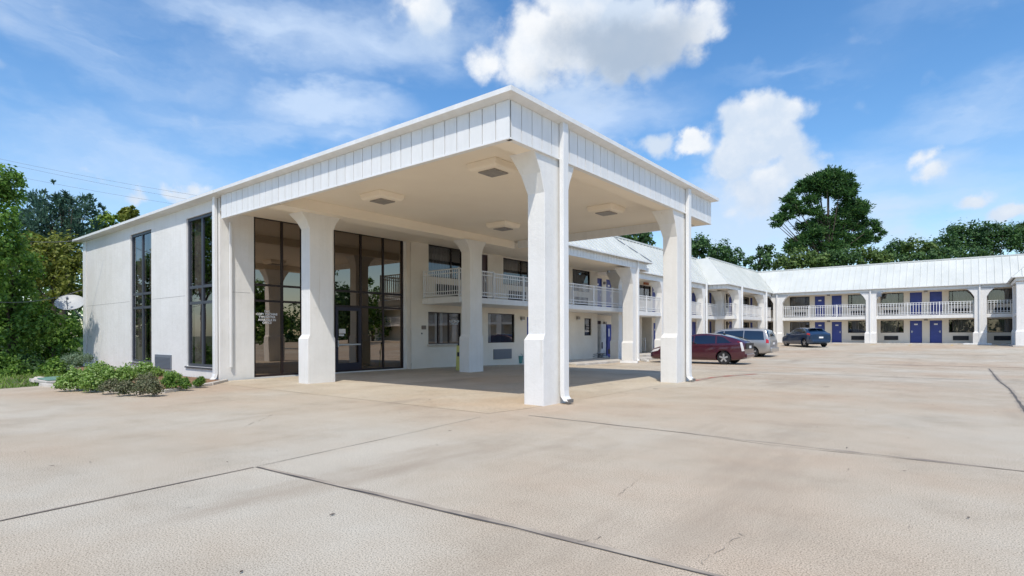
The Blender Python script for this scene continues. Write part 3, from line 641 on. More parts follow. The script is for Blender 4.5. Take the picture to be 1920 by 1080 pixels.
# roof edges
b = MB()
fascia(b, 'X', -14.24, 18.6, 30.3, 5.08, 5.46, sp=.30, th=.08); wbox(b, 'Y', 30.22, -16.6, -14.26, 5.06, 5.46, 0, .08)
fascia(b, 'X', -16.72, 30.3, 49.4, 5.10, 5.46, sp=.34, th=.08)
fascia(b, 'X', -15.22, 47.2, 60.9, 5.14, 5.47, sp=.34, th=.08); fascia(b, 'Y', 47.2, -16.7, -15.24, 5.14, 5.47, sp=.34, th=.08)
b.build('fascia', [M['trim'], M['groove']], wing)
b = MB()
b.box(WA-.3, -14.33, 18.6, 30.215, 5.20, 5.3); b.box(WB-.3, -16.81, 30.5, 53.3, 5.2, 5.3); b.box(-18.2, -15.31, 47.29, 60.7, 5.205, 5.305)
b.build('ceiling', M['ceiling'], wing)
mansard(wing, 'X', -14.05, 18.5, 30.55, EV-.04, 7.72, 2.55, endhi=-2.55, cap=False)
mansard(wing, 'X', -16.55, 29.0, 47.5, EV-.04, 7.85, 1.6, endhi=2.5)
mansard(wing, 'X', -15.05, 47.05, 60.95, EV-.04, 7.85, 2.0, endlo=1.2, endhi=2.15)
f = mansard(wing, 'Y', 30.55, -16.6, -14.05, EV-.04, 7.72, -2.55, endlo=0, endhi=-2.55, cap=False)   # hip end, faces +Y
b = MB(); q = [(-15.06, 47.05, 5.50), (-17.06, 48.25, 7.84), (-18.6, 48.25, 7.84), (-16.6, 47.05, 5.50)]; b.add(q+[(x, y+.1, z-.05) for x, y, z in q], [(0, 1, 2, 3), (4, 7, 6, 5), (0, 4, 5, 1), (1, 5, 6, 2), (2, 6, 7, 3), (3, 7, 4, 0)]); b.build('gable_end', M['roof'], wing)
b = MB()
b.tube([(-14.07, 30.53, EV+.0), (-16.6, 28.0, 7.74)], .035, 6)
b.build('hip_flashing', M['acgrey'], wing)
b = MB(); b.box(-24, -18.2, 29, 64, 7.70, 7.80); b.box(-24, -16.6, 15.6, 29, 7.55, 7.65); b.box(-18.2, -17.1, 49.2, 64, 7.69, 7.79); b.box(-24, -14.1, 15.6, 18.48, 5.46, 5.56); b.build('flat_roof', M['flat'], wing)
b = MB()
for (a, c, x) in ((18.6, 30.5, -14.10), (31.0, 47.2, -16.60), (47.1, 60.9, -15.10)): b.box(x-.04, x+.09, a, c, EV-.115, EV-.045)
b.box(-16.6, -14.0, 30.44, 30.62, EV-.115, EV-.045); b.box(-16.6, -15.0, 47.0, 47.1, EV-.115, EV-.045)
b.build('gutter', M['trim'], wing)
# openings of the long wing
window(wing, 'X', WA, *opsA[0], mull=(17.1, 17.75), glass='glassw', curtain=[(.30, .40), (.44, .55)], cmat='curtainw', fw=.04)
kd = [o for o in wing.children if o.name.startswith('window')][-1]
text('OFFICE', .11, (WA-.08, 18.10, 2.14), (R(90), 0, R(90)), M['acgrey'], kd); text('KEY DROP', .13, (WA-.08, 18.10, 1.98), (R(90), 0, R(90)), M['plate'], kd); text('MAIL SLOT', .09, (WA-.08, 18.10, 1.86), (R(90), 0, R(90)), M['plate'], kd)
window(wing, 'X', WA, *opsA[1], curtain=[(.02, .25)], cmat='curtainw', fw=.035)
s = MB(); s.box(WA+.003, WA+.12, 16.4, 18.5, .93, .99); s.build('window_sill', M['kerb'], wing)
door(wing, 'X', WA, *opsA[2][:2], -.05, 2.30)
window(wing, 'X', WA, *opsA[3], mull=(17.9,), curtain=[(.02, .68)], fw=.04); door(wing, 'X', WA, *opsA[4], m='browndoor', plate=False)
window(wing, 'X', WA, *opsA[5], mull=(22.95,), curtain=[(.02, .70)], fw=.04); window(wing, 'X', WA, *opsA[6], curtain=[(.02, .85)], fw=.04)
window(wing, 'X', WA, *opsA[7], trans=(1.86,), fw=.05, fr='bronze', curtain=[(.05, .95)], cmat='curtain')
wall_ac(wing, 'X', WA, 20.66, 22.01, .21, .69, m='acgrey'); wall_ac(wing, 'X', WA, 16.9, 18.35, 3.12, 3.56); wall_ac(wing, 'X', WA, 21.8, 23.2, 3.12, 3.56); wall_ac(wing, 'X', WA, 27.9, 29.3, 3.12, 3.56)
wall_lamp(wing, 'X', WA, 22.9, 2.24); wall_lamp(wing, 'X', WA, 28.2, 2.36)
for o in (opsB[0], opsB[1], opsB[4]): door(wing, 'X', WB, *o)
door(wing, 'X', WB, *opsB[2], m='browndoor', plate=False); window(wing, 'X', WB, *opsB[3], mull=(38.9,), curtain=[(.02, .6)], fw=.04); door(wing, 'X', WB, *opsB[6])
window(wing, 'X', WB, *opsB[7], mull=(44.7,), curtain=[(.05, .6)], fw=.04); window(wing, 'X', WB, *opsB[8], mull=(44.7,), curtain=[(.05, .6)], fw=.04)
for o in (opsB[9], opsB[10], opsB[13], opsB[14]): door(wing, 'X', WB, *o, plate=False)
for o in (opsB[11], opsB[12]): window(wing, 'X', WB, *o, curtain=[(.4, .95)], fw=.04)
for o in (opsC[0], opsC[3], opsC[5], opsC[8]): window(wing, 'X', WCX, *o, curtain=[(.05, .6)], fw=.04)
for o in (opsC[1], opsC[2], opsC[4], opsC[6], opsC[7], opsC[9]): door(wing, 'X', WCX, *o, m='bluedoor', plate=False)
for z in (2.15, 4.75):
    for u in (32.77, 41.5): wall_lamp(wing, 'X', WB, u, z)
    wall_lamp(wing, 'X', WCX, 56.2, z+.15); wall_lamp(wing, 'X', WCX, 53.95+.0, z+.2)
f = MB(); wbox(f, 'X', WB, 38.55, 39.25, 5.0+.02, 5.19, -.10, -.003); f.build('stair_lamp', M['orange'], wing)
# stair passage under the balcony
f = MB()
wbox(f, 'X', WB, 38.28, 38.3, .05, 2.65, .14, 3.2); wbox(f, 'X', WB, 39.95, 39.97, .05, 2.65, .14, 3.2); wbox(f, 'X', WB, 38.3, 39.95, .05, 2.65, 3.2, 3.25); wbox(f, 'X', WB, 38.3, 39.95, 2.65, 2.67, .14, 3.2)
for i in range(8): wbox(f, 'X', WB, 38.95, 39.94, .02+.17*i, .05+.17*(i+1), .9+.28*i, 3.2)
ps = f.build('stair_passage', M['cream'], wing)
railing(ps, [(WB-.5, 38.9), (WB-.02, 38.9)], .1, h=1.0)

f = MB(); wbox(f, 'X', WA, 16.08, 16.30, 1.62, 1.78, -.05, -.003); wbox(f, 'X', WA, 16.06, 16.11, 1.42, 1.48, -.03, -.003, 1); f.build('bell_panel', [M['drape'], M['black_']], wing, bevel=.01)
# --- far wing
far = thing('motel_wing', 'far white two storey wing with blue doors across the back of the lot', 'building', (-5, 66, .4))
FW, FY, FL = 62.8, 60.98, .515
ops = []
wins = [(-16.5, -15.4), (-13.91, -12.10), (-8.78, -7.25), (-6.14, -4.36), (-1.10, .71), (1.51, 3.11)]; doors = [(-11.63, -10.75), (-10.15, -9.30), (-3.90, -3.00), (-2.45, -1.57)]
for (a, c) in wins: ops += [(a, c, 1.45, 2.58), (a, c, 3.85, 5.10)]
for (a, c) in doors: ops += [(a, c, FL, 2.53), (a, c, 2.97, 5.08)]
b = MB(); wall(b, 'Y', FW, -17.2, 4.3, -.1, 5.5, ops); b.quad((-24, 70, -.1), (12, 70, -.1), (12, 70, 7.6), (-24, 70, 7.6)); b.build('wall', M['cream'], far)
for i, (a, c) in enumerate(wins):
    for (z0, z1) in ((1.45, 2.58), (3.85, 5.10)):
        dk = {0: [(.0, .5)], 1: [(.02, .80)], 2: [(.22, .98)], 3: [(.02, .78)], 4: [(.16, .98)], 5: [(.03, .97)]}[i]
        mu = {0: (), 1: (a+(c-a)*.80,), 2: (a+(c-a)*.2,), 3: (a+(c-a)*.78,), 4: (a+(c-a)*.15,), 5: ()}[i]
        window(far, 'Y', FW, a, c, z0, z1, mull=mu, curtain=dk, fw=.045)
    if i:
        c0 = a+.28 if i in (2, 3, 4) else a+.4
        wall_ac(far, 'Y', FW, c0, c0+1.08, .78, 1.16); wall_ac(far, 'Y', FW, c0, c0+1.08, 3.16, 3.54)
for i, (a, c) in enumerate(doors):
    door(far, 'Y', FW, a, c, FL, 2.53, handle=1 if i % 2 else -1, plate=True); door(far, 'Y', FW, a, c, 2.97, 5.08, handle=1 if i % 2 else -1, plate=(i == 0))
for x in (-10.42, -2.72): wall_lamp(far, 'Y', FW, x, 2.62); wall_lamp(far, 'Y', FW, x, 5.16)
slab(far, (-15.2, 4.25, FY+.12, FW-.003, 2.68, 2.97))
cols = [(-15.05, -14.20), (-7.10, -6.28), (.62, 1.42)]
for (a, c) in cols:
    column(far, a, c, FY, FY+.5, .30, 5.17, fx=(.55, .55), fy=(0, .2), fh=.75, k=.10, kick=1.15)
    downspout(far, [((a+c)/2-.05, FY-.08, EV-.1), ((a+c)/2-.05, FY-.08, .5), ((a+c)/2-.05, FY-.12, .44)], .11, .1)
for (x0, x1) in ((-14.15, -7.15), (-6.22, .56), (1.48, 3.1)): railing(far, [(x0, FY+.2), (x1, FY+.2)], 2.97, h=1.12, sp=.20, post=2.2, bw=.021)
f = MB(); wbox(f, 'Y', FY, -6.22, -5.88, 4.72, 5.05, -.10, .25); f.build('flood_light', M['acgrey'], far)
b = MB(); wbox(b, 'Y', FY+.03, -15.2, 3.0, 5.17, 5.44, 0, .12); wbox(b, 'Y', FY+.0, -15.2, 3.0, 5.13, 5.168, 0, .14); b.build('fascia', M['trim'], far)
b = MB(); b.box(-17.2, 4.3, FY+.16, FW-.003, 5.22, 5.3); b.build('ceiling', M['ceiling'], far)
mansard(far, 'Y', 60.85, -14.95, 2.75, EV-.06, 7.85, 2.15, endlo=-2.1, endhi=2.1, seam=.50)
b = MB(); b.box(-15.1, 2.8, 60.75, 60.90, EV-.14, EV-.065); b.build('gutter', M['trim'], far)
b = MB(); b.box(-24, 12, 63.3, 70, 7.68, 7.78); b.build('flat_roof', M['flat'], far)

# --- right wing, cut by the picture's edge
rw = thing('motel_wing', 'white motel wing end with corner column at the far right edge', 'building', (7, 59, .4))
b = MB(); wall(b, 'Y', 56.6, 4.3, 40, -.1, 5.5, [(5.2, 7.2, 1.4, 2.55)]); wall(b, 'W', 4.3, 56.6, 62.8, -.1, 5.5, [(58.2, 59.6, 1.2, 2.6), (58.2, 59.6, 3.8, 5.1)]); b.build('wall', M['cream'], rw)
window(rw, 'W', 4.3, 58.2, 59.6, 1.2, 2.6, curtain=[(.1, .7)]); window(rw, 'W', 4.3, 58.2, 59.6, 3.8, 5.1, curtain=[(.1, .7)]); window(rw, 'Y', 56.6, 5.2, 7.2, 1.4, 2.55, curtain=[(.1, .7)])
column(rw, 2.93, 3.55, 55.0, 55.55, .25, 5.1, fx=(0, .3), fy=(0, .3), fh=.7, k=.06); column(rw, 2.96, 3.5, 59.6, 60.1, .3, 5.1, fx=(0, .2), fy=(.3, .3), fh=.7, k=.06); [column(rw, xx, xx+.7, 55.0, 55.55, .25, 5.1, fx=(.3, .3), fy=(0, .2), fh=.7, k=.06) for xx in (10.2, 18, 26, 34)]
downspout(rw, [(3.68, 54.95, EV-.1), (3.68, 54.95, .5), (3.68, 54.9, .44)], .12, .1)
slab(rw, (3.05, 40, 55.12, 56.597, 2.68, 2.97), (3.05, 4.297, 56.6, 60.9, 2.68, 2.965)); railing(rw, [(3.15, 59.55), (3.15, 55.6)], 2.97, h=1.1); railing(rw, [(3.6, 55.2), (40, 55.2)], 2.97, h=1.1)
b = MB(); wbox(b, 'Y', 54.97, 2.9, 40, 5.17, 5.44, 0, .12); wbox(b, 'W', 2.9, 55.1, 60.9, 5.17, 5.44, 0, .12); b.build('fascia', M['trim'], rw)
b = MB(); b.box(3.03, 40, 55.1, 62.7, 5.22, 5.3); b.build('ceiling', M['ceiling'], rw)
mansard(rw, 'Y', 54.82, 2.75, 40, EV-.06, 7.85, 2.15, endlo=2.15, seam=.5); mansard(rw, 'W', 2.75, 54.82, 60.85, EV-.06, 7.85, 2.15, endlo=2.15, endhi=2.1, seam=.5)
b = MB(); b.box(2.66, 2.80, 54.74, 60.8, EV-.14, EV-.065); b.box(2.81, 40, 54.73, 54.87, EV-.14, EV-.065); b.build('gutter', M['trim'], rw)
b = MB(); b.box(4.9, 40, 57, 63.2, 7.66, 7.76); b.build('flat_roof', M['flat'], rw)
# ------------------------------------------------------------------ cars
def gp(px, py, z):                      # surveyed ground point
    r = ray(px, py); t = (z-EYE)/r.z; return Vector((0, 0, EYE)) + r*t
M['tyre'] = plain('tyre_rubber', (.018, .018, .019), .85)
M['rim'] = plain('alloy_wheel', (.62, .62, .63), .3, metal=.85)
M['cglass'] = glass_mat('car_glass', (.16, .19, .21), 1.2, .12, (.8, .9, 1))
M['black'] = plain('black_plastic', (.02, .02, .022), .5)
M['redlens'] = plain('red_lens', (.45, .012, .012), .15, coat=.5)
M['clearlens'] = plain('clear_lens', (.62, .60, .60), .12, coat=.6)
M['maroon'] = plain('maroon_car_paint', (.060, .004, .015), .3, metal=.2, coat=1)
M['silver'] = plain('silver_car_paint', (.40, .39, .37), .32, metal=.6, coat=.8)
M['blue'] = plain('blue_car_paint', (.022, .050, .105), .3, metal=.35, coat=1)
class Loft:
    def __init__(s, st, sx=1, sz=1):
        st = sorted(st); A = np.array(st, float); A[:, 0] *= sx; A[:, [2, 4]] *= sz; A[:, [1, 3, 5]] *= sz
        s.x0, s.x1 = A[0, 0], A[-1, 0]; N = 200
        xs = np.linspace(s.x0, s.x1, N); tab = [np.interp(xs, A[:, 0], A[:, k]) for k in range(1, 6)]
        def sm(a, n=3):
            for _ in range(n):
                b = a.copy(); b[1:-1] = (a[:-2]+2*a[1:-1]+a[2:])/4; a = b
            return a
        tab = [sm(t, 10) for t in tab]; s.xs = xs; s.sz = sz
        P = []
        for i in range(N):
            zb, w, zs, wr, zr = [t[i] for t in tab]; h = zs-zb
            ring = [(0, zb), (w*.55, zb), (w*.86, zb), (w*.95, zb+.06*sz), (w*.985, zb+.2*h), (w, zb+.42*h), (w*1.0, zb+.68*h), (w*.985, zb+.86*h), (w*.955, zs)]
            a = (w*.955, zs); c = (wr, zr-.10*(zr-zs)-.02)
            for t in (.12, .3, .5, .7, .88, 1): ring.append((a[0]+(c[0]-a[0])*t+.02*math.sin(t*3.14), a[1]+(c[1]-a[1])*t))
            ring += [(wr*.93, zr-.01), (wr*.7, zr+.012), (wr*.35, zr+.022), (0, zr+.025)]
            P.append(ring)
        s.P = np.array(P); s.nv = s.P.shape[1]
    def S(s, x, v):                     # v counts along the ring; side glass is 8..14, roof 15..18
        i = np.clip((x-s.x0)/(s.x1-s.x0)*(len(s.xs)-1), 0, len(s.xs)-1.001); k = int(i); f = i-k
        v = min(max(v, 0), s.nv-1.001); j = int(v); g = v-j; P = s.P
        q = (P[k, j]*(1-f)+P[k+1, j]*f)*(1-g) + (P[k, j+1]*(1-f)+P[k+1, j+1]*f)*g
        return Vector((x, q[0], q[1]))
    def N(s, x, v):
        a = s.S(min(x+.04, s.x1), v)-s.S(max(x-.04, s.x0), v); b = s.S(x, min(v+.3, s.nv-1.001))-s.S(x, max(v-.3, 0)); n = b.cross(a)
        n = n.normalized() if n.length > 1e-9 else Vector((0, 0, 1))
        c = s.S(x, v); ref = Vector((0, c.y, c.z-.7))
        return n if n.dot(ref) >= 0 else -n
    def body(s):
        mb = MB(); rr = []
        for k in range(0, len(s.xs)):
            h = [(s.xs[k], y, z) for y, z in s.P[k]]; rr.append(h + [(x, -y, z) for x, y, z in reversed(h[1:-1])])
        mb.rings(rr); return mb
    def patch(s, mb, c0, c1, v0, v1, off, side=1, nx=10, nv=6, m=0, both=False):
        # c0=(x at v0 front, x at v1 front), c1 the same at the rear
        for sd in ((1, -1) if both else (side,)):
            vs = []
            for j in range(nv+1):
                t = j/nv; v = v0+(v1-v0)*t; xa = c0[0]+(c0[1]-c0[0])*t; xb = c1[0]+(c1[1]-c1[0])*t
                for i in range(nx+1):
                    x = xa+(xb-xa)*i/nx; p = s.S(x, v)+s.N(x, v)*off; vs.append((p.x, p.y*sd, p.z))
            mb.add(vs, [(j*(nx+1)+i, j*(nx+1)+i+1, (j+1)*(nx+1)+i+1, (j+1)*(nx+1)+i) for j in range(nv) for i in range(nx)], m)
def cut_arches(o, wheels, r, w):
    for (x, y) in wheels:
        mb = MB(); mb.lathe([(r, -.34), (r, .34)], (x, y, r*.90), axis='Y', n=28)
        c = mb.build('cutter', M['black'], None)
        if o.parent: c.matrix_world = o.matrix_world
        md = o.modifiers.new('b', 'BOOLEAN'); md.operation = 'DIFFERENCE'; md.object = c; md.solver = 'EXACT'
        dg = bpy.context.evaluated_depsgraph_get(); me = bpy.data.meshes.new_from_object(o.evaluated_get(dg))
        o.modifiers.clear(); old = o.data; o.data = me; bpy.data.objects.remove(c); bpy.data.meshes.remove(old)
def wheel(root, x, y, r, wd, side, spokes=5):
    f = MB(); s = side
    f.lathe([(r*.62, -wd/2), (r*.93, -wd/2), (r, -wd/2+.03), (r, wd/2-.03), (r*.93, wd/2), (r*.62, wd/2)], (x, y, r), axis='Y', n=32)
    o = f.build('wheel', M['tyre'], root, smooth=40)
    g = MB(); q = y+s*(wd/2-.015)
    g.lathe([(r*.62, 0), (r*.76, .0), (r*.76, .02), (r*.62, .02)], (x, q-.01, r), axis='Y', n=32)
    for k in range(spokes):
        a = 6.283*k/spokes+.3; ca, sa = math.cos(a), math.sin(a)
        pts = []
        for (rad, hw) in ((r*.10, r*.13), (r*.66, r*.13)):
            pts.append([(x+ca*rad-sa*hw*e, q+d, r+sa*rad+ca*hw*e) for e, d in ((-1, 0), (1, 0), (1, .018*s), (-1, .018*s))])
        g.rings(pts)
    g.lathe([(r*.17, -.01), (r*.17, .024*s), (r*.05, .03*s)], (x, q, r), axis='Y', n=16)
    g.build('rim', M['rim'], o)
    h = MB(); h.lathe([(r*.615, -.01), (r*.615, .0)], (x, q-s*.045, r), axis='Y', n=24); h.build('brake_disc', M['black'], o)
def make_car(name, label, loc, rz, st, paint, wb, r, hw, sx, sz, spec):
    root = thing(name, label, 'car' if name != 'parked_van' else 'van', loc, rz); root['_local'] = 1
    lf = Loft(st, sx, sz); bo = lf.body().build('body', M[paint], root, smooth=35)
    xf, xr = wb[0]*sx, wb[1]*sx; r_ = r*sz; hw_ = hw*sz
    ws = [(xf, hw_-.08), (xf, -hw_+.08), (xr, hw_-.08), (xr, -hw_+.08)]
    cut_arches(bo, [(xf, hw_), (xf, -hw_), (xr, hw_), (xr, -hw_)], r_*1.17, .3)
    f = MB(); f.box(xr-.45, xf+.45, -hw_*.72, hw_*.72, .2*sz, .55*sz); f.build('underbody', M['black'], root)
    for (x, y) in ws: wheel(root, x, y, r_, .2*sz, 1 if y > 0 else -1)
    for sd in (1, -1):
        for (a, b2, c, d) in spec['side']:
            f = MB(); lf.patch(f, (a*sx, b2*sx), (c*sx, d*sx), 8.35, 13.7, .006, sd); f.build('side_window', M['cglass'], root, smooth=60)
    for nm in ('windscreen', 'rear_window'):
        x0, x1, v = spec[nm]; f = MB(); lf.patch(f, (x0*sx, x0*sx), (x1*sx, x1*sx), v, 17.9, .006, both=True); f.build(nm, M['cglass'], root, smooth=60)
    for sd in (1, -1):                    # door gaps and handles
        g = MB()
        for (xa, xb) in spec['gaps']: lf.patch(g, (xa*sx, xb*sx), (xa*sx-.012, xb*sx-.012), 3.4, 8.2, .003, sd, nx=1, nv=10)
        lf.patch(g, (spec['gaps'][0][0]*sx, spec['gaps'][0][0]*sx), (spec['gaps'][-1][0]*sx, spec['gaps'][-1][0]*sx), 3.4, 3.52, .003, sd, nx=10, nv=1)
        g.build('door_gap', M['black'], root)
        for hx in spec['handles']:
            p = lf.S(hx*sx, 7.3); h = MB(); h.box(hx*sx-.1, hx*sx+.1, sd*(p.y-.01), sd*(p.y+.03), p.z-.018, p.z+.018); h.build('door_handle', M[paint], root, bevel=.008)
        p = lf.S(spec['mirror']*sx, 8.4); h = MB()
        c = Vector((spec['mirror']*sx, sd*(p.y+.10), p.z+.07)); h.rings([[(c.x+a, c.y+b2*k, c.z+e*k) for b2, e in ((-.1, -.06), (.1, -.05), (.1, .06), (-.1, .07))] for a, k in ((-.05, 1), (.04, .85), (.09, .4))]); h.box(c.x-.02, c.x+.03, c.y-sd*.16, c.y-sd*.05, c.z-.07, c.z-.04)
        h.build('mirror', M[paint], root, bevel=.02)
        for (nm, a, b2, v0, v1, mt) in spec['lights']:
            h = MB(); lf.patch(h, (a[0]*sx, a[1]*sx), (b2[0]*sx, b2[1]*sx), v0, v1, .012, sd, nx=6, nv=6); h.build(nm, M[mt], root, smooth=50)
    for (nm, bx, mt, bev) in spec['boxes']:
        f = MB(); f.box(bx[0]*sx, bx[1]*sx, bx[2]*sz, bx[3]*sz, bx[4]*sz, bx[5]*sz); f.build(nm, M[mt], root, bevel=bev)
    return root
hyb = [(2.22, .30, .50, .50, .42, .56), (2.14, .22, .70, .58, .58, .66), (1.95, .19, .82, .66, .68, .76), (1.45, .19, .865, .80, .74, .90), (.98, .19, .872, .90, .76, .99), (.35, .19, .875, .93, .665, 1.34), (-.05, .19, .875, .945, .63, 1.46), (-.55, .19, .875, .965, .62, 1.485), (-1.15, .19, .872, .995, .61, 1.42), (-1.75, .21, .86, 1.03, .61, 1.255), (-2.08, .25, .82, 1.06, .66, 1.14), (-2.20, .31, .78, 1.06, .68, 1.09), (-2.24, .36, .72, 1.0, .64, 1.03)]
rp = gp(1356.8, 683.3, -.17); q = ray(1247, 680); fx_ = q.x/q.y*(rp.y); wbm = abs(rp.x-fx_); sx = min(1.16, wbm/2.7)
sz = 1.07
make_car('parked_car', 'maroon hatchback parked nose-in beside the right canopy column', (rp.x-1.36*sx, rp.y+.80*sz, -.175), math.pi, hyb, 'maroon', (1.36, -1.36), .315, .79, sx, sz, dict(
    side=[(.95, .30, .02, .02), (-.03, -.03, -1.0, -.95), (-1.07, -1.02, -1.75, -1.30)], windscreen=(.92, .22, 15.2), rear_window=(-1.15, -1.95, 15.2),
    gaps=[(1.0, .98), (0, 0), (-1.02, -.98)], handles=(-.18, -1.1+.25), mirror=.82,
    lights=[('headlight', (2.10, 1.95), (1.70, 1.55), 6.6, 8.6, 'clearlens'), ('tail_light', (-2.13, -2.03), (-2.225, -2.12), 5.2, 8.6, 'clearlens'), ('tail_light', (-2.03, -1.92), (-2.12, -2.02), 8.6, 10.4, 'redlens')],
    boxes=[('hatch_panel', (-2.275, -2.225, -.60, .60, .74, 1.03), 'black', .012), ('number_plate', (-2.285, -2.276, -.16, .16, .78, .90), 'plate', .002), ('rear_bumper', (-2.30, -2.12, -.62, .62, .34, .52), 'maroon', .04), ('antenna', (-1.2, -1.1, -.02, .02, 1.43, 1.5), 'black', .005)]))
van = [(2.50, .34, .58, .58, .48, .66), (2.40, .25, .84, .74, .70, .86), (1.95, .22, .94, .92, .82, 1.04), (1.55, .22, .96, 1.0, .84, 1.12), (.75, .22, .97, 1.05, .76, 1.62), (.35, .22, .97, 1.06, .74, 1.74), (-1.0, .22, .97, 1.06, .74, 1.77), (-2.0, .24, .965, 1.06, .745, 1.73), (-2.28, .27, .95, 1.06, .75, 1.66), (-2.42, .32, .92, 1.05, .80, 1.30), (-2.47, .36, .90, 1.02, .80, 1.10), (-2.5, .40, .86, .98, .78, 1.03)]
rp = gp(1411, 670.2, -.13)
make_car('parked_van', 'silver grey minivan parked behind the maroon hatchback', (rp.x-1.5*1.06, rp.y+.86*1.05, -.14), math.pi, van, 'silver', (1.5, -1.5), .335, .88, 1.06, 1.05, dict(
    side=[(1.45, .62, .25, .25), (.20, .20, -.95, -.95), (-1.0, -1.0, -2.18, -2.08)], windscreen=(1.40, .60, 15.2), rear_window=(-2.27, -2.42, 13.2),
    gaps=[(1.35, 1.3), (.22, .22), (-.98, -.98)], handles=(.05, -.8), mirror=1.2,
    lights=[('headlight', (2.36, 2.30), (1.98, 1.95), 6.2, 8.4, 'clearlens'), ('tail_light', (-2.28, -2.28), (-2.44, -2.42), 6.6, 9.4, 'redlens')],
    boxes=[('rear_bumper', (-2.60, -2.38, -.86, .86, .36, .62), 'silver', .05), ('number_plate', (-2.53, -2.495, -.16, .16, .80, .92), 'plate', .004), ('roof_rack', (-1.9, .1, -.66, -.62, 1.80, 1.83), 'silver', .01), ('roof_rack', (-1.9, .1, .62, .66, 1.80, 1.83), 'silver', .01), ('rear_wiper', (-2.47, -2.44, -.25, .25, 1.12, 1.135), 'black', .004)]))
hat = [(2.15, .30, .52, .54, .44, .62), (2.06, .22, .74, .66, .62, .74), (1.7, .20, .86, .76, .74, .88), (1.1, .20, .89, .88, .76, 1.0), (.35, .20, .895, .93, .665, 1.36), (-.1, .20, .895, .95, .63, 1.46), (-.8, .20, .895, .99, .62, 1.45), (-1.45, .22, .885, 1.05, .63, 1.36), (-1.78, .25, .87, 1.05, .70, 1.14), (-2.03, .30, .84, 1.01, .72, 1.02), (-2.13, .37, .76, .92, .66, .94)]
rp = gp(1509, 648.0, G(57)); hd = Vector((-math.sin(R(42)), math.cos(R(42)), 0)); rt = Vector((hd.y, -hd.x, 0))
c = rp + hd*1.32*1.05 + rt*.78*1.05
make_car('parked_car', 'dark blue hatchback parked askew before the far wing', (c.x, c.y, G(c.y)), math.atan2(hd.y, hd.x), hat, 'blue', (1.34, -1.32), .32, .80, 1.05, 1.05, dict(
    side=[(1.02, .38, .06, .06), (.0, .0, -.95, -.92), (-1.0, -.98, -1.55, -1.32)], windscreen=(1.02, .30, 15.2), rear_window=(-1.42, -1.80, 14.2),
    gaps=[(1.05, 1.02), (.03, .03), (-.98, -.95)], handles=(-.15, -.82), mirror=.85,
    lights=[('headlight', (2.03, 1.92), (1.68, 1.6), 6.6, 8.6, 'clearlens'), ('tail_light', (-1.70, -1.75), (-2.05, -2.0), 6.9, 9.2, 'redlens')],
    boxes=[('number_plate', (-2.16, -2.12, -.16, .16, .66, .78), 'plate', .004), ('rear_bumper', (-2.20, -2.0, -.7, .7, .33, .54), 'blue', .05), ('spoiler', (-1.62, -1.38, -.55, .55, 1.385, 1.42), 'blue', .015)]))
# ------------------------------------------------------------------ small things
M['teal'] = plain('teal_plastic', (.10, .28, .27), .5); M['yel'] = plain('yellow_plastic', (.55, .53, .14), .5)
M['vblue'] = noisy('blue_machine_front', (.02, .035, .20), (.03, .055, .30), scale=3, rough=.3); M['ice'] = noisy('dull_steel_front', (.42, .43, .44), (.66, .67, .68), scale=1.2, rough=.35, spec=.6)
M['dishm'] = plain('pale_grey_dish', (.44, .46, .47), .5); M['tarp'] = noisy('green_tarp', (.10, .20, .15), (.20, .33, .26), scale=4, rough=.6)
M['cable'] = plain('cable_grey', (.17, .17, .18), .8); M['card'] = noisy('grey_cardboard', (.30, .29, .27), (.52, .52, .50), scale=2, rough=.9)
# satellite dish on the lobby's far end
c = at(132, 570, 25.6); foot = at(157, 601, 25.9)
t = thing('satellite_dish', 'pale oval satellite dish on a bent arm at the lobby end', 'satellite dish', tuple(foot))
nrm = Vector((.62, -.34, .70)).normalized(); e1 = nrm.cross(Vector((0, 0, 1))).normalized(); e2 = e1.cross(nrm)
f = MB(); rr = []
for i in range(7):
    k = i/6; rr.append([tuple(c + e1*math.cos(a)*.56*k + e2*math.sin(a)*.50*k + nrm*(.11*k*k)) for a in [6.2832*j/28 for j in range(28)]] if i else [tuple(c + e1*math.cos(a)*.01 + e2*math.sin(a)*.01) for a in [6.2832*j/28 for j in range(28)]])
back = [[tuple(Vector(p)-nrm*.02) for p in r] for r in reversed(rr)]
f.rings(rr+back); f.build('reflector', M['dishm'], t, smooth=50)
f = MB(); f.tube([foot+Vector((.14, .1, 0)), foot+Vector((-.15, -.02, .12)), c-nrm*.16], .03); f.tube([c-nrm*.17, c-nrm*.02], .07); f.build('mount_arm', M['dishm'], t, smooth=40)
hd_ = c+nrm*.52-e2*.12
f = MB(); f.tube([c-e2*.44+nrm*.08, hd_-e2*.06], .018); f.tube([hd_, hd_-nrm*.12], .05, 10); f.build('feed_horn', M['acgrey'], t, smooth=40)
# folding floor sign by the rear canopy column
c = gp(861, 694.5, -.01)
t = thing('caution_sign', 'yellow folding floor sign beside the rear canopy column', 'floor sign', tuple(c)); t['_local'] = 1; t.rotation_euler = (0, 0, R(35))
for s in (1, -1):
    f = MB(); f.rings([[(-.12, s*.12, 0), (.12, s*.12, 0), (.12, s*.10, 0), (-.12, s*.10, 0)], [(-.10, s*.03, 1.0), (.10, s*.03, 1.0), (.10, s*.012, 1.0), (-.10, s*.012, 1.0)]]); f.build('panel', M['yel'], t)
f = MB(); f.box(-.07, .07, -.10, -.085, .55, .72); f.box(-.06, .06, -.05, .05, .97, 1.06); f.build('handle', M['black'], t, bevel=.01)
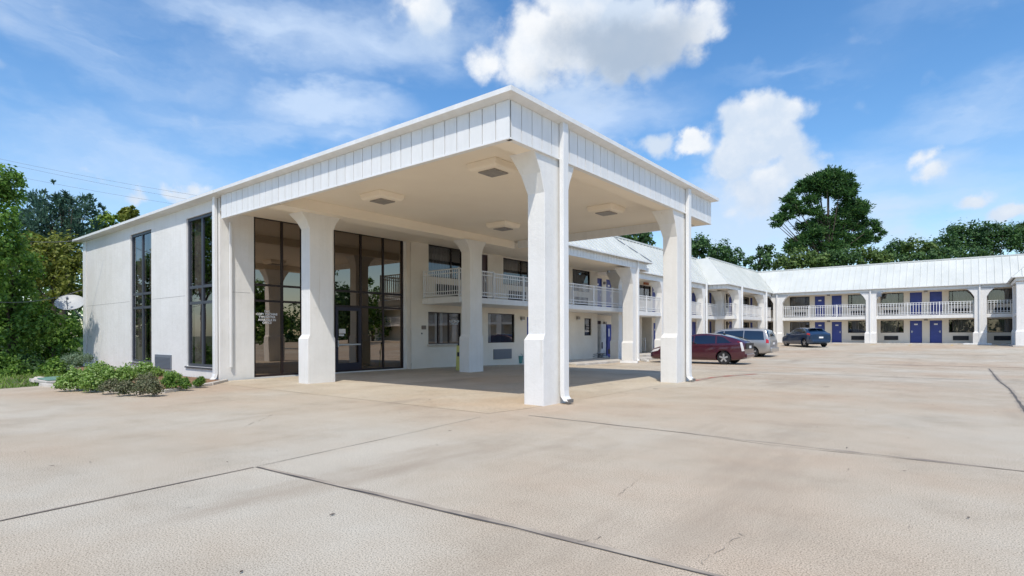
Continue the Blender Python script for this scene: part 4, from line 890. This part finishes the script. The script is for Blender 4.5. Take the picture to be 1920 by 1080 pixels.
# bucket and pots
c = gp(975, 681, -.06); t = thing('bucket', 'teal plastic bucket standing by the wall under the balcony', 'bucket', tuple(c)); t['_local'] = 1
f = MB(); f.lathe([(.12, 0), (.16, .34), (.175, .35), (.175, .37), (.15, .36), (.11, .02)], (0, 0, 0)); f.build('pail', M['teal'], t, smooth=40)
f = MB(); f.tube([(math.cos(a)*.17, .02, .34+math.sin(a)*.14) for a in [i*.314 for i in range(11)]], .008, 6); f.build('handle', M['black'], t)
c = gp(985, 680, -.06); t = thing('plant_pot', 'small black and white plant pot right of the teal bucket', 'plant pot', tuple(c)); t['_local'] = 1
f = MB(); f.lathe([(.11, 0), (.15, .26), (.17, .27), (.17, .32), (.14, .32), (.13, .24)], (0, 0, 0)); f.build('pot', M['plate'], t, smooth=40)
f = MB(); f.lathe([(.13, .25), (.16, .32), (.10, .46), (.02, .50)], (0, 0, 0), n=14); f.build('lid', M['black'], t, smooth=40)
# machines in the recess
t = thing('ice_machine', 'tall dull steel ice machine in the ground floor recess', 'ice machine', (-18.0, 31.35, -.05))
f = MB(); f.box(-18.35, -17.66, 31.0, 31.68, -.05, 2.02); f.build('cabinet', M['ice'], t, bevel=.02)
f = MB(); f.box(-17.657, -17.635, 31.06, 31.62, .95, 1.85); f.build('front_panel', M['ice'], t, bevel=.01); f = MB(); f.box(-17.657, -17.60, 31.1, 31.14, .5, .9); f.build('handle', M['black'], t)
t = thing('vending_machine', 'blue drinks vending machine beside the steel ice machine', 'vending machine', (-18.0, 32.1, -.05))
f = MB(); f.box(-18.35, -17.62, 31.74, 32.48, -.05, 2.02); f.build('cabinet', M['vblue'], t, bevel=.02)
f = MB(); f.box(-17.617, -17.60, 31.80, 32.28, .55, 1.9); f.build('front_panel', M['vblue'], t, bevel=.01)
f = MB(); f.box(-17.617, -17.59, 32.31, 32.42, 1.0, 1.4); f.box(-17.599, -17.594, 31.86, 32.0, 1.25, 1.75); f.build('coin_slot', M['plate'], t)
f = MB(); f.box(-17.617, -17.605, 31.85, 32.25, .15, .45); f.build('delivery_flap', M['black'], t)
# folded bed frames and boards left on the walk
c = gp(1119, 672, -.1)
t = thing('folded_bed_frames', 'low pile of folded metal bed frames on the walk by the ice machine', 'bed frames', tuple(c)); t['_local'] = 1
f = MB(); rr = random.Random(3)
for i in range(9):
    y = -.75+.17*i; z = .06+.05*(i % 4); f.tube([(-.25, y, z), (.25, y+rr.uniform(-.1, .1), z+rr.uniform(.02, .16))], .018, 6)
for z in (.05, .16, .28): f.tube([(-.2, -.85, z), (-.18, .8, z+.05)], .02, 6); f.tube([(.2, -.8, z), (.22, .75, z+.02)], .02, 6)
f.build('frame', M['cable'], t)
f = MB(); f.box(-.28, .28, .25, .95, .02, .14); f.build('box', M['card'], t, bevel=.01)
f = MB(); f.box(-.2, .24, -.3, .5, .33, .37); f.build('board', M['ice'], t)
# wheel stops
def wheel_stop(p0, p1, label, z):
    a, b2 = Vector((*p0, z)), Vector((*p1, z)); t = thing('wheel_stop', label, 'wheel stop', tuple((a+b2)/2), group='white concrete wheel stops')
    d = (b2-a).normalized(); n = Vector((-d.y, d.x, 0)); f = MB()
    f.rings([[tuple(p+n*u+Vector((0, 0, h))) for u, h in ((-.09, 0), (.09, 0), (.06, .13), (-.06, .13))] for p in (a, a+(b2-a)*.5, b2)])
    f.build('block', M['stop'], t, bevel=.02)
    f = MB()
    for k in (.15, .85):
        q = a+(b2-a)*k; f.lathe([(.03, .10), (.03, .145), (.005, .15)], tuple(q), n=10)
    f.build('anchor_pin', M['cable'], t)
p = gp(1160, 680.5, -.16); q = gp(1199, 680, -.16); wheel_stop((-14.7, 27.9), (-13.75, 28.1), 'white wheel stop at the foot of the first wing column', G(28))
wheel_stop((-14.75, 30.7), (-14.0, 29.9), 'white wheel stop under the nose of the maroon hatchback', G(30))
p = gp(1806, 647.5, .42); q = gp(1856, 647.5, .42); wheel_stop((-.1, 60.0), (1.7, 60.0), 'white wheel stop before the far wing near the right edge', G(60))
# overhead wires
def wire(pts, label, r=.010):
    P = []
    for k in range(len(pts)-1):
        for i in range(12): P.append(pts[k].lerp(pts[k+1], i/12))
    P.append(pts[-1]); n = len(P)-1
    f = MB(); f.tube([p-Vector((0, 0, .5*4*(i/n)*(1-i/n))) for i, p in enumerate(P)], r, 5)
    tag(f.build('overhead_wire', M['cable']), label, 'wire', 'overhead wires on the left')
wire([at(-260, 238, 52), at(480, 383, 56)], 'topmost of the three long wires above the lobby roof')
wire([at(-260, 242, 52), at(480, 394, 56)], 'middle of the three long wires above the lobby roof')
wire([at(-260, 268, 52), at(480, 404, 56)], 'lowest of the three long wires above the lobby roof')
wire([at(-120, 408, 22.5), at(175, 446, 23.5)], 'short thin wire crossing the dark tree left of the lobby', .012)
wire([at(-120, 543, 21.2), at(156, 543, 23.0)], 'straight thin wire before the trees above the satellite dish', .012)
# planting bed
b = MB(); bed = [(-31.2, 8.02), (-31.2, 7.0), (-21.2, 6.0), (-20.3, 4.3), (-19.0, 4.45), (-16.95, 4.72), (-15.2, 5.42), (-16.55, 7.15), (-17.5, 8.02)]
b.add([(x, y, .04) for x, y in bed]+[(-20, 6.6, .16)], [(i, (i+1) % 9, 9) for i in range(9)]); tag(b.build('soil', M['soil']), kind='structure')
b = MB()
for (p, q, k) in ((bed[3], bed[4], .0), (bed[4], bed[5], 0), (bed[5], bed[6], 0), (bed[6], bed[7], 0), (bed[7], bed[8], 0)):
    a, c = Vector((*p, 0)), Vector((*q, 0)); d = (c-a).normalized(); n = Vector((d.y, -d.x, 0)); a = a+d*.02; c = c-d*.02
    b.rings([[tuple(x+n*u+Vector((0, 0, z))) for u, z in ((0, -.05), (.13, -.05), (.11, .075), (.01, .085))] for x in (a, c)])
tag(b.build('bed_kerb', M['kerb'], bevel=.015), 'low weathered concrete kerb edging the planting bed', 'kerb')
for i, (px, py, s, lb) in enumerate(((72, 716, .16, 'pale weathered rock at the left end of the bed'), (150, 668+56, .13, 'flat rock half under the leafy plants'))):
    c = gp(px, py, 0); f = MB(); rr = random.Random(i); f.lathe([(s*.2, -.05), (s*1.2, 0), (s*1.1, s*.5), (s*.6, s*.9), (.01, s)], tuple(c), n=9); o = f.build('rock', M['kerb'], smooth=50)
    tag(o, lb, 'rock')
    for v in o.data.vertices: v.co += Vector((rr.uniform(-.03, .03), rr.uniform(-.03, .03), rr.uniform(-.02, .02)))
c = gp(95, 718, 0); b = MB(); b.box(c.x-1.3, c.x+.6, c.y-.25, c.y+.5, .0, .09); b.box(c.x-1.0, c.x+.5, c.y-.18, c.y+.42, .092, .13, 1); tag(b.build('utility_cover', [M['kerb'], M['tarp']], bevel=.02), 'green topped utility cover in a concrete slab left of the bed', 'utility cover')
# ------------------------------------------------------------------ trees and plants
LM = {'dark': leaf_mat('dark_leaves', (.026, .062, .024), (.062, .132, .042), (.120, .225, .065)),
      'mid': leaf_mat('mid_green_leaves', (.044, .100, .018), (.120, .235, .038), (.25, .38, .080), .38),
      'light': leaf_mat('yellow_green_leaves', (.085, .135, .020), (.190, .285, .040), (.35, .45, .085), .4),
      'olive': leaf_mat('olive_leaves', (.11, .125, .020), (.20, .235, .042), (.33, .35, .085), .4),
      'bg': leaf_mat('forest_leaves', (.028, .064, .024), (.068, .138, .042), (.135, .235, .070)),
      'bgl': leaf_mat('light_forest_leaves', (.045, .085, .024), (.105, .170, .042), (.20, .28, .075)),
      'blue': leaf_mat('blue_green_sprays', (.032, .070, .052), (.062, .125, .085), (.115, .20, .125)),
      'pine': leaf_mat('pine_needles', (.024, .066, .026), (.064, .146, .042), (.14, .25, .070), .3),
      'bed': leaf_mat('bed_leaves', (.11, .20, .035), (.23, .37, .075), (.44, .56, .24), .4),
      'sage': leaf_mat('dull_sage_leaves', (.085, .10, .05), (.16, .18, .09), (.27, .25, .16)),
      'grey': leaf_mat('grey_green_leaves', (.12, .17, .10), (.20, .28, .17), (.30, .38, .25)),
      'grass': leaf_mat('grass_blades', (.07, .13, .02), (.14, .24, .035), (.24, .34, .07))}
def unit(a): return a/np.maximum(np.linalg.norm(a, axis=1, keepdims=True), 1e-9)
def leaves(rng, blobs, n, size, clump=.22, per=26, blade=False, shell=.55, flat=1.0):
    C = np.array([b[0] for b in blobs]); Rr = np.array([b[1] for b in blobs], float); pr = (Rr[:, 0]*Rr[:, 1]*Rr[:, 2])**(.66); pr /= pr.sum()
    nc = max(4, n//per); k = rng.choice(len(blobs), nc, p=pr)
    d = unit(rng.normal(size=(nc, 3))); rad = shell+(1-shell)*rng.random(nc)**.6; rad *= rng.uniform(.80, 1.08, nc)
    cc = C[k]+d*Rr[k]*rad[:, None]; cr_ = clump*Rr[k].mean(1)*rng.uniform(.6, 1.35, nc)
    li = np.repeat(np.arange(nc), per); N = len(li)
    o = rng.normal(size=(N, 3))*.62; o[:, 2] *= flat; p = cc[li]+o*cr_[li][:, None]
    if blade:
        ax = unit(o+.25*d[li]+np.array([0, 0, .35])+.25*rng.normal(size=(N, 3))); t = unit(np.cross(ax, rng.normal(size=(N, 3))))
        L_ = size*rng.uniform(.7, 1.3, N)[:, None]; W = L_*.17
        q = np.stack([p-ax*L_*.5, p+t*W, p+ax*L_*.5, p-t*W], 1)
    else:
        nn = unit(o*.5+d[li]*.7+np.array([0, 0, .55])+.75*rng.normal(size=(N, 3))); a = unit(np.cross(nn, rng.normal(size=(N, 3)))); b_ = np.cross(nn, a)
        L_ = size*rng.uniform(.65, 1.35, N)[:, None]; q = np.stack([p-a*L_*.5, p+b_*L_*.30, p+a*L_*.5, p-b_*L_*.30], 1)
    return q.reshape(-1, 3), cc
def leaf_obj(name, q, m, parent=None, off=(0, 0, 0)):
    n = len(q)//4; me = bpy.data.meshes.new(name); q = q-np.array(off)
    me.vertices.add(len(q)); me.vertices.foreach_set('co', q.astype(np.float32).ravel()); me.loops.add(4*n); me.loops.foreach_set('vertex_index', np.arange(4*n, dtype=np.int32))
    me.polygons.add(n); me.polygons.foreach_set('loop_start', np.arange(0, 4*n, 4, dtype=np.int32)); me.polygons.foreach_set('loop_total', np.full(n, 4, np.int32)); me.update(); me.materials.append(m)
    o = bpy.data.objects.new(name, me); COL.objects.link(o); o.parent = parent; return o
SEED = [100]
def tree(name, label, D, pxb, m, n, size, base_px=None, base_z=None, group=None, clump=.22, blade=False, shell=.55, per=26, flat=1.0, trunk=.22, limbs=9, cat='tree', depthk=1.0, cb=0):
    SEED[0] += 1; rng = np.random.default_rng(SEED[0])
    bl = []
    for (px, py, rx, ry) in pxb:
        c = at(px, py, D+rng.uniform(-.5, .5)*rx*D/1066*.8); k = D/1066
        bl.append((np.array(c), (rx*k*.97, max(.3, (rx*.6+ry*.4))*k*depthk, ry*k*.97)))
    C = np.mean([b[0] for b in bl], 0)
    if base_px is None: base = Vector((C[0], C[1], 0))
    else: v = at(base_px, 627, D); base = Vector((v.x, v.y, 0))
    base.z = G(base.y)-.1 if base_z is None else base_z
    t = thing(name, label, cat, tuple(base), group=group)
    q, cc = leaves(rng, bl, n, size, clump, per, blade, shell, flat)
    leaf_obj('crown', q, LM[m], t, tuple(base))
    f = MB(); top = Vector(C); top = top + Vector((0, 0, max(0, max(b[0][2] for b in bl)-C[2]))*1)*.8
    mid = base.lerp(top, .5)+Vector((rng.uniform(-.2, .2), rng.uniform(-.2, .2), 0)); f.tube([base, base.lerp(mid, .5), mid, mid.lerp(top, .5), top], trunk, 8, r1=trunk*.25)
    ii = rng.choice(len(cc), min(limbs, len(cc)), replace=False)
    for i in ii:
        e = Vector(cc[i]); z = base.z+(e.z-base.z)*rng.uniform(.45, .8); tt = max(.1, min(.95, (z-base.z)/max(.1, top.z-base.z))); s = base.lerp(top, tt)
        f.tube([s, s.lerp(e, .5)+Vector((0, 0, -.03*(e-s).length)), e], trunk*.38, 5, r1=trunk*.08)
    f.build('trunk', M['bark'], t, smooth=60)
    return t
# left of the lobby
tree('broadleaf_tree', 'tall mid-green tree at the left edge reaching above the wires', 21, [(8, 348, 34, 38), (34, 330, 18, 20), (-34, 380, 60, 60), (-14, 450, 55, 50), (12, 412, 26, 24), (-30, 320, 30, 25), (-20, 500, 45, 50), (4, 470, 30, 40)], 'mid', 8500, .15, base_px=-25, clump=.26, shell=.4, trunk=.16)
tree('cedar_tree', 'dark blue-green feathery tree rising behind the olive vines', 33, [(100, 415, 50, 45), (72, 388, 32, 30), (135, 398, 38, 34), (164, 415, 24, 34), (55, 430, 36, 36), (116, 372, 18, 18), (172, 392, 12, 16), (150, 440, 32, 30), (100, 455, 60, 30), (66, 366, 9, 18), (88, 354, 8, 14), (131, 366, 9, 17), (152, 372, 8, 15), (184, 384, 7, 15), (104, 350, 7, 12), (168, 378, 7, 14)], 'blue', 8000, .26, blade=True, clump=.30, shell=.45, trunk=.2, limbs=22)
tree('vine_covered_tree', 'olive tree smothered in vines left of the lobby corner', 28.5, [(112, 478, 48, 40), (70, 500, 42, 45), (138, 525, 32, 55), (100, 550, 48, 38), (142, 470, 20, 30), (60, 455, 26, 24)], 'olive', 9500, .16, clump=.17, trunk=.2)
tree('broadleaf_tree', 'broad mid-green tree filling the left edge below the wire', 23.5, [(28, 505, 44, 48), (34, 572, 52, 42), (72, 606, 40, 34), (16, 640, 44, 40), (-20, 560, 50, 60), (-30, 470, 40, 50)], 'mid', 15000, .15, base_px=20, clump=.17, shell=.58)
tree('broadleaf_tree', 'leafy green tree hanging over the ground under the satellite dish', 27.6, [(80, 640, 46, 34), (122, 622, 34, 30), (128, 668, 28, 30), (60, 680, 36, 28), (105, 690, 30, 20)], 'mid', 11000, .13, clump=.17, shell=.58, trunk=.12)
tree('broadleaf_tree', 'dark tree standing deep in shade behind the vine covered one', 41, [(60, 540, 110, 110), (-20, 500, 100, 130), (135, 600, 55, 90), (20, 640, 100, 70)], 'dark', 8000, .36, clump=.2)
tree('broadleaf_tree', 'small light green treetop just above the lobby roof edge', 44, [(203, 418, 22, 20), (182, 428, 22, 22)], 'light', 1500, .30, clump=.25, trunk=.12)
tree('broadleaf_tree', 'lone leafy treetop peeping over the lobby roof slope', 47, [(236, 403, 17, 11), (252, 396, 10, 8)], 'olive', 900, .32, clump=.28, trunk=.1)
for (px, py, rx, ry, D, m, lb) in ((12, 700, 30, 18, 21.5, 'mid', 'bright low bush at the bottom left edge beside the grass'), (48, 694, 26, 20, 22.5, 'dark', 'dark low bush left of the green utility cover'), (100, 700, 26, 16, 22.5, 'mid', 'low bush right behind the green utility cover'), (-25, 690, 30, 25, 21.5, 'mid', 'bush cut by the left edge of the view')):
    tree('bush', lb, D, [(px, py-4, rx*1.25, ry*1.35), (px+10, py+2, rx, ry*1.1), (px-12, py+4, rx, ry)], m, 3600, .12, cat='bush', trunk=.04, limbs=6)
# behind the wings
tree('pine_tree', 'tall dark pine with layered boughs above the far wing', 88, [(1400+x/5.143, 300+y/5.143, rx/4.75, ry/4.5) for x, y, rx, ry in
    [(800, 135, 110, 45), (700, 185, 110, 55), (900, 190, 115, 55), (600, 235, 85, 55), (1020, 255, 60, 50), (520, 285, 60, 38), (740, 285, 120, 55), (890, 315, 115, 52), (980, 330, 70, 40), (415, 365, 65, 45), (450, 440, 75, 45), (380, 540, 85, 42), (290, 600, 55, 45), (530, 490, 60, 38), (670, 510, 85, 45), (1000, 420, 105, 52), (1130, 440, 55, 45), (960, 510, 110, 45), (1090, 505, 75, 45),
     (760, 600, 140, 50), (570, 635, 85, 42), (650, 690, 85, 45), (930, 630, 105, 45), (1050, 640, 75, 35), (1200, 620, 75, 42), (1280, 690, 60, 42), (1130, 720, 75, 42), (1210, 765, 70, 28), (600, 760, 105, 50), (500, 800, 100, 45), (880, 740, 100, 50), (850, 830, 105, 55), (720, 840, 100, 50), (470, 850, 90, 40), (630, 390, 80, 50), (1080, 590, 75, 42), (1060, 780, 95, 48), (760, 700, 110, 55), (960, 820, 100, 50), (400, 470, 50, 40)]],
    'pine', 46000, .50, base_px=1551, blade=True, clump=.36, shell=.45, per=34, trunk=.42, limbs=40, flat=.7)
bgs = [('broadleaf_tree', 'leafy treetop over the roof between the two front canopy columns', 58, [(1188, 446, 34, 15), (1212, 452, 16, 13), (1160, 452, 26, 14)], 'bg', 1800, .34),
       ('broadleaf_tree', 'dark grey-green tree just right of the front right canopy column', 92, [(1312, 462, 24, 22), (1296, 470, 20, 22), (1330, 475, 20, 20)], 'dark', 2400, .42),
       ('broadleaf_tree', 'dark tree over the roof valley where the two wings meet', 90, [(1352, 472, 26, 22), (1375, 484, 24, 18), (1345, 488, 30, 18)], 'dark', 2600, .42),
       ('broadleaf_tree', 'small round topped tree left of the tall pine', 84, [(1434, 472, 18, 16), (1446, 490, 26, 18), (1418, 492, 22, 16), (1404, 500, 18, 12)], 'bg', 2400, .38),
       ('broadleaf_tree', 'light green tree low before the tall pine on its left', 80, [(1500, 485, 38, 20), (1475, 492, 26, 16), (1530, 490, 26, 18)], 'bgl', 3000, .38),
       ('broadleaf_tree', 'mid-green tree low before the trunk of the tall pine', 79, [(1562, 486, 34, 18), (1590, 480, 26, 20), (1545, 494, 30, 14)], 'bg', 3000, .38),
       ('broadleaf_tree', 'pale green tree right of the foot of the tall pine', 81, [(1634, 480, 26, 16), (1655, 486, 22, 12), (1612, 484, 22, 16)], 'bgl', 2400, .36),
       ('broadleaf_tree', 'thin dark treetop between the pine and the right wood', 98, [(1682, 466, 22, 16), (1662, 478, 20, 14), (1700, 474, 22, 18)], 'dark', 2400, .42),
       ('broadleaf_tree', 'dull olive tree at the left end of the right wood', 94, [(1722, 466, 28, 20), (1745, 474, 28, 18)], 'bgl', 2600, .4),
       ('broadleaf_tree', 'big dark tree with the highest crown of the right wood', 99, [(1796, 450, 36, 32), (1770, 464, 30, 26), (1822, 446, 34, 30), (1800, 434, 22, 16)], 'dark', 4200, .44),
       ('broadleaf_tree', 'dense green tree second from the right edge of the wood', 96, [(1862, 448, 36, 30), (1848, 432, 22, 18), (1880, 452, 30, 26)], 'dark', 3800, .42),
       ('broadleaf_tree', 'green tree cut by the right edge of the view', 97, [(1918, 446, 36, 30), (1945, 440, 36, 34), (1900, 434, 20, 16)], 'bg', 3800, .42),
       ('broadleaf_tree', 'low olive tree tucked along the far roof under the right wood', 84, [(1760, 478, 30, 12), (1700, 484, 30, 10), (1820, 474, 36, 12)], 'bg', 2400, .36)]
for (nm, lb, D, pb, m, n, s) in bgs: tree(nm, lb, D, pb, m, n, s, group='trees behind the motel wings', base_z=-.3, clump=.24, limbs=6)
# trees across the lot, seen in the lobby glass
for (x, y, h, lb, m) in ((26, 33, 7, 'tree mirrored left in the narrow lobby glass', 'mid'), (28, 41, 10, 'pine shaped tree mirrored in the wide lobby glass', 'dark'), (30, 47, 8, 'tree mirrored beside the entrance door glass', 'dark'), (32, 27, 8, 'tree mirrored low in the narrow lobby glass', 'mid'), (34, 54, 9, 'tree mirrored at the right of the wide lobby glass', 'mid')):
    rng = np.random.default_rng(int(x*y)); bl = [(np.array((x+rng.uniform(-1, 1), y+rng.uniform(-1.5, 1.5), h*k)), (h*.28*(1.25-k*.8),)*2+(h*.2,)) for k in (.3, .45, .6, .75, .9)]
    t = thing('broadleaf_tree', lb, 'tree', (x, y, -.1), group='trees across the lot'); q, cc = leaves(rng, bl, 3500, .4, .25); leaf_obj('crown', q, LM[m], t, (x, y, -.1))
    f = MB(); f.tube([(x, y, -.1), (x, y, h*.8)], .2, 8, r1=.05); f.build('trunk', M['bark'], t)
rng = np.random.default_rng(77); bl = []
for i in range(76):
    y = -40+2.3*i; bl.append((np.array((56+rng.uniform(-2, 2), y, 2.6+rng.uniform(-.8, 1.2))), (3.2, 2.6, 3.2+rng.uniform(0, 1.6))))
for i in range(44):
    x = 50-2.6*i; bl.append((np.array((x, -46+rng.uniform(-2, 2), 2.8+rng.uniform(-.8, 1.4))), (2.8, 3.2, 3.4+rng.uniform(0, 2))))
q, cc = leaves(rng, bl, 34000, .75, .28, shell=.6); tag(leaf_obj('far_wood', q, LM['dark']), 'dark wood across the lot mirrored in the motel windows', 'wood', kind='stuff')
# planting bed: leafy plants and low shrubs
def plant(name, label, px, py, hpx, wpx, m, n, size, group, zb=.08, shape=1.0, blade=False):
    SEED[0] += 1; rng = np.random.default_rng(SEED[0]); c = gp(px, py, zb); D = (c-Vector((0, 0, EYE))).dot(FWD); k = D/1066; h, r = hpx*k*.72, wpx*k
    bl = [(np.array((c.x+rng.uniform(-.3, .3)*r, c.y+rng.uniform(-.3, .3)*r, zb+h*z)), (r*w_, r*w_, h*.30)) for z, w_ in ((.28, 1.0), (.5, .95), (.72, .7))]
    t = thing(name, label, 'plant', tuple(c), group=group); q, cc = leaves(rng, bl, n, size, .34, 14, blade, .35); q[:, 2] = np.maximum(q[:, 2], .03); leaf_obj('leaves', q, LM[m], t, tuple(c))
    f = MB()
    for i in rng.choice(len(cc), min(8, len(cc)), replace=False): f.tube([c+Vector((rng.uniform(-.05, .05), rng.uniform(-.05, .05), -.04)), c.lerp(Vector(cc[i]), .5)+Vector((0, 0, .05)), Vector(cc[i])], .008, 4, r1=.004)
    f.build('stems', M['bark'], t); return t, bl
GL, GS = 'leafy plants in the bed', 'low dull shrubs along the bed kerb'
for i, (px, py, h, w_, lb) in enumerate(((142, 728, 52, 20, 'leafy bright plant spilling over the left end of the bed'), (170, 730, 60, 20, 'tall leafy plant below the white wall corner of the lobby'), (204, 726, 52, 20, 'leafy plant third from the left end of the bed'), (236, 716, 45, 20, 'leafy plant between the corner and the narrow window'), (266, 712, 46, 20, 'leafy plant under the narrow lobby window'), (288, 708, 28, 14, 'small leafy plant just left of the grey wall grille'), (322, 714, 24, 14, 'leafy plant hiding the foot of the grey wall grille'), (182, 712, 45, 22, 'leafy plant close to the lobby wall at its corner'), (118, 728, 30, 12, 'small sprawling plant at the very left tip of the bed'))):
    plant('leafy_plant', lb, px, py, h, w_, 'bed', 1900, .065, GL)
for i, (px, py, h, w_, lb) in enumerate(((208, 733, 30, 16, 'dull grey-green shrub in the middle front of the bed'), (236, 736, 32, 18, 'grey-green low shrub fourth along the kerb'), (264, 737, 34, 18, 'low shrub before the narrow lobby window'), (290, 737, 32, 18, 'round low shrub at the front tip of the bed'), (318, 728, 40, 17, 'green brown shrub right of the grey wall grille'), (346, 727, 26, 10, 'small tuft alone on the bare soil'), (374, 722, 22, 9, 'rightmost tiny tuft near the corner downspout'), (272, 724, 34, 20, 'dull shrub tucked behind the kerb shrubs'))):
    plant('low_shrub', lb, px, py, h, w_, 'sage' if i not in (4, 5, 6) else 'mid', 1500, .045, GS)
t, bl = plant('clipped_shrub', 'grey-green umbrella shaped shrub at the lobby corner', 146, 716, 52, 20, 'grey', 200, .05, None)
rng = np.random.default_rng(5); c = at(146, 672, 20.5); q, cc = leaves(rng, [(np.array(c), (.48, .48, .16))], 2400, .045, .2, shell=.8); leaf_obj('crown', q, LM['grey'], t, tuple(t.location))
# verge grass
rng = np.random.default_rng(9); N = 5000
P0 = np.stack([rng.uniform(-33, -20.2, N), rng.uniform(1.6, 8, N), np.full(N, -.08)], 1); P0 = P0[(P0[:, 1] > 1.0+(P0[:, 0]+34)*.17)]; N = len(P0)
a = rng.uniform(0, 6.283, N); hh = rng.uniform(.04, .12, N); wv2 = np.stack([np.cos(a), np.sin(a), 0*a], 1)*.018; tip = P0+np.stack([rng.normal(0, .05, N), rng.normal(0, .05, N), hh], 1)
q = np.stack([P0-wv2, P0+wv2, tip+wv2*.3, tip-wv2*.3], 1).reshape(-1, 3)
tag(leaf_obj('grass', q, LM['grass']), kind='stuff')
# twigs and dry leaves blown over the paving
rng = np.random.default_rng(21); N = 90; P0 = np.stack([rng.uniform(-9, 3, N), rng.uniform(1.5, 20, N), np.full(N, .012)], 1); a = rng.uniform(0, 6.283, N)
d1 = np.stack([np.cos(a), np.sin(a), 0*a], 1)*rng.uniform(.008, .035, N)[:, None]; d2 = np.stack([-np.sin(a), np.cos(a), .3+0*a], 1)*rng.uniform(.004, .010, N)[:, None]
tag(leaf_obj('litter', np.stack([P0-d1, P0-d2, P0+d1, P0+d2], 1).reshape(-1, 3), M['bark']), kind='stuff')
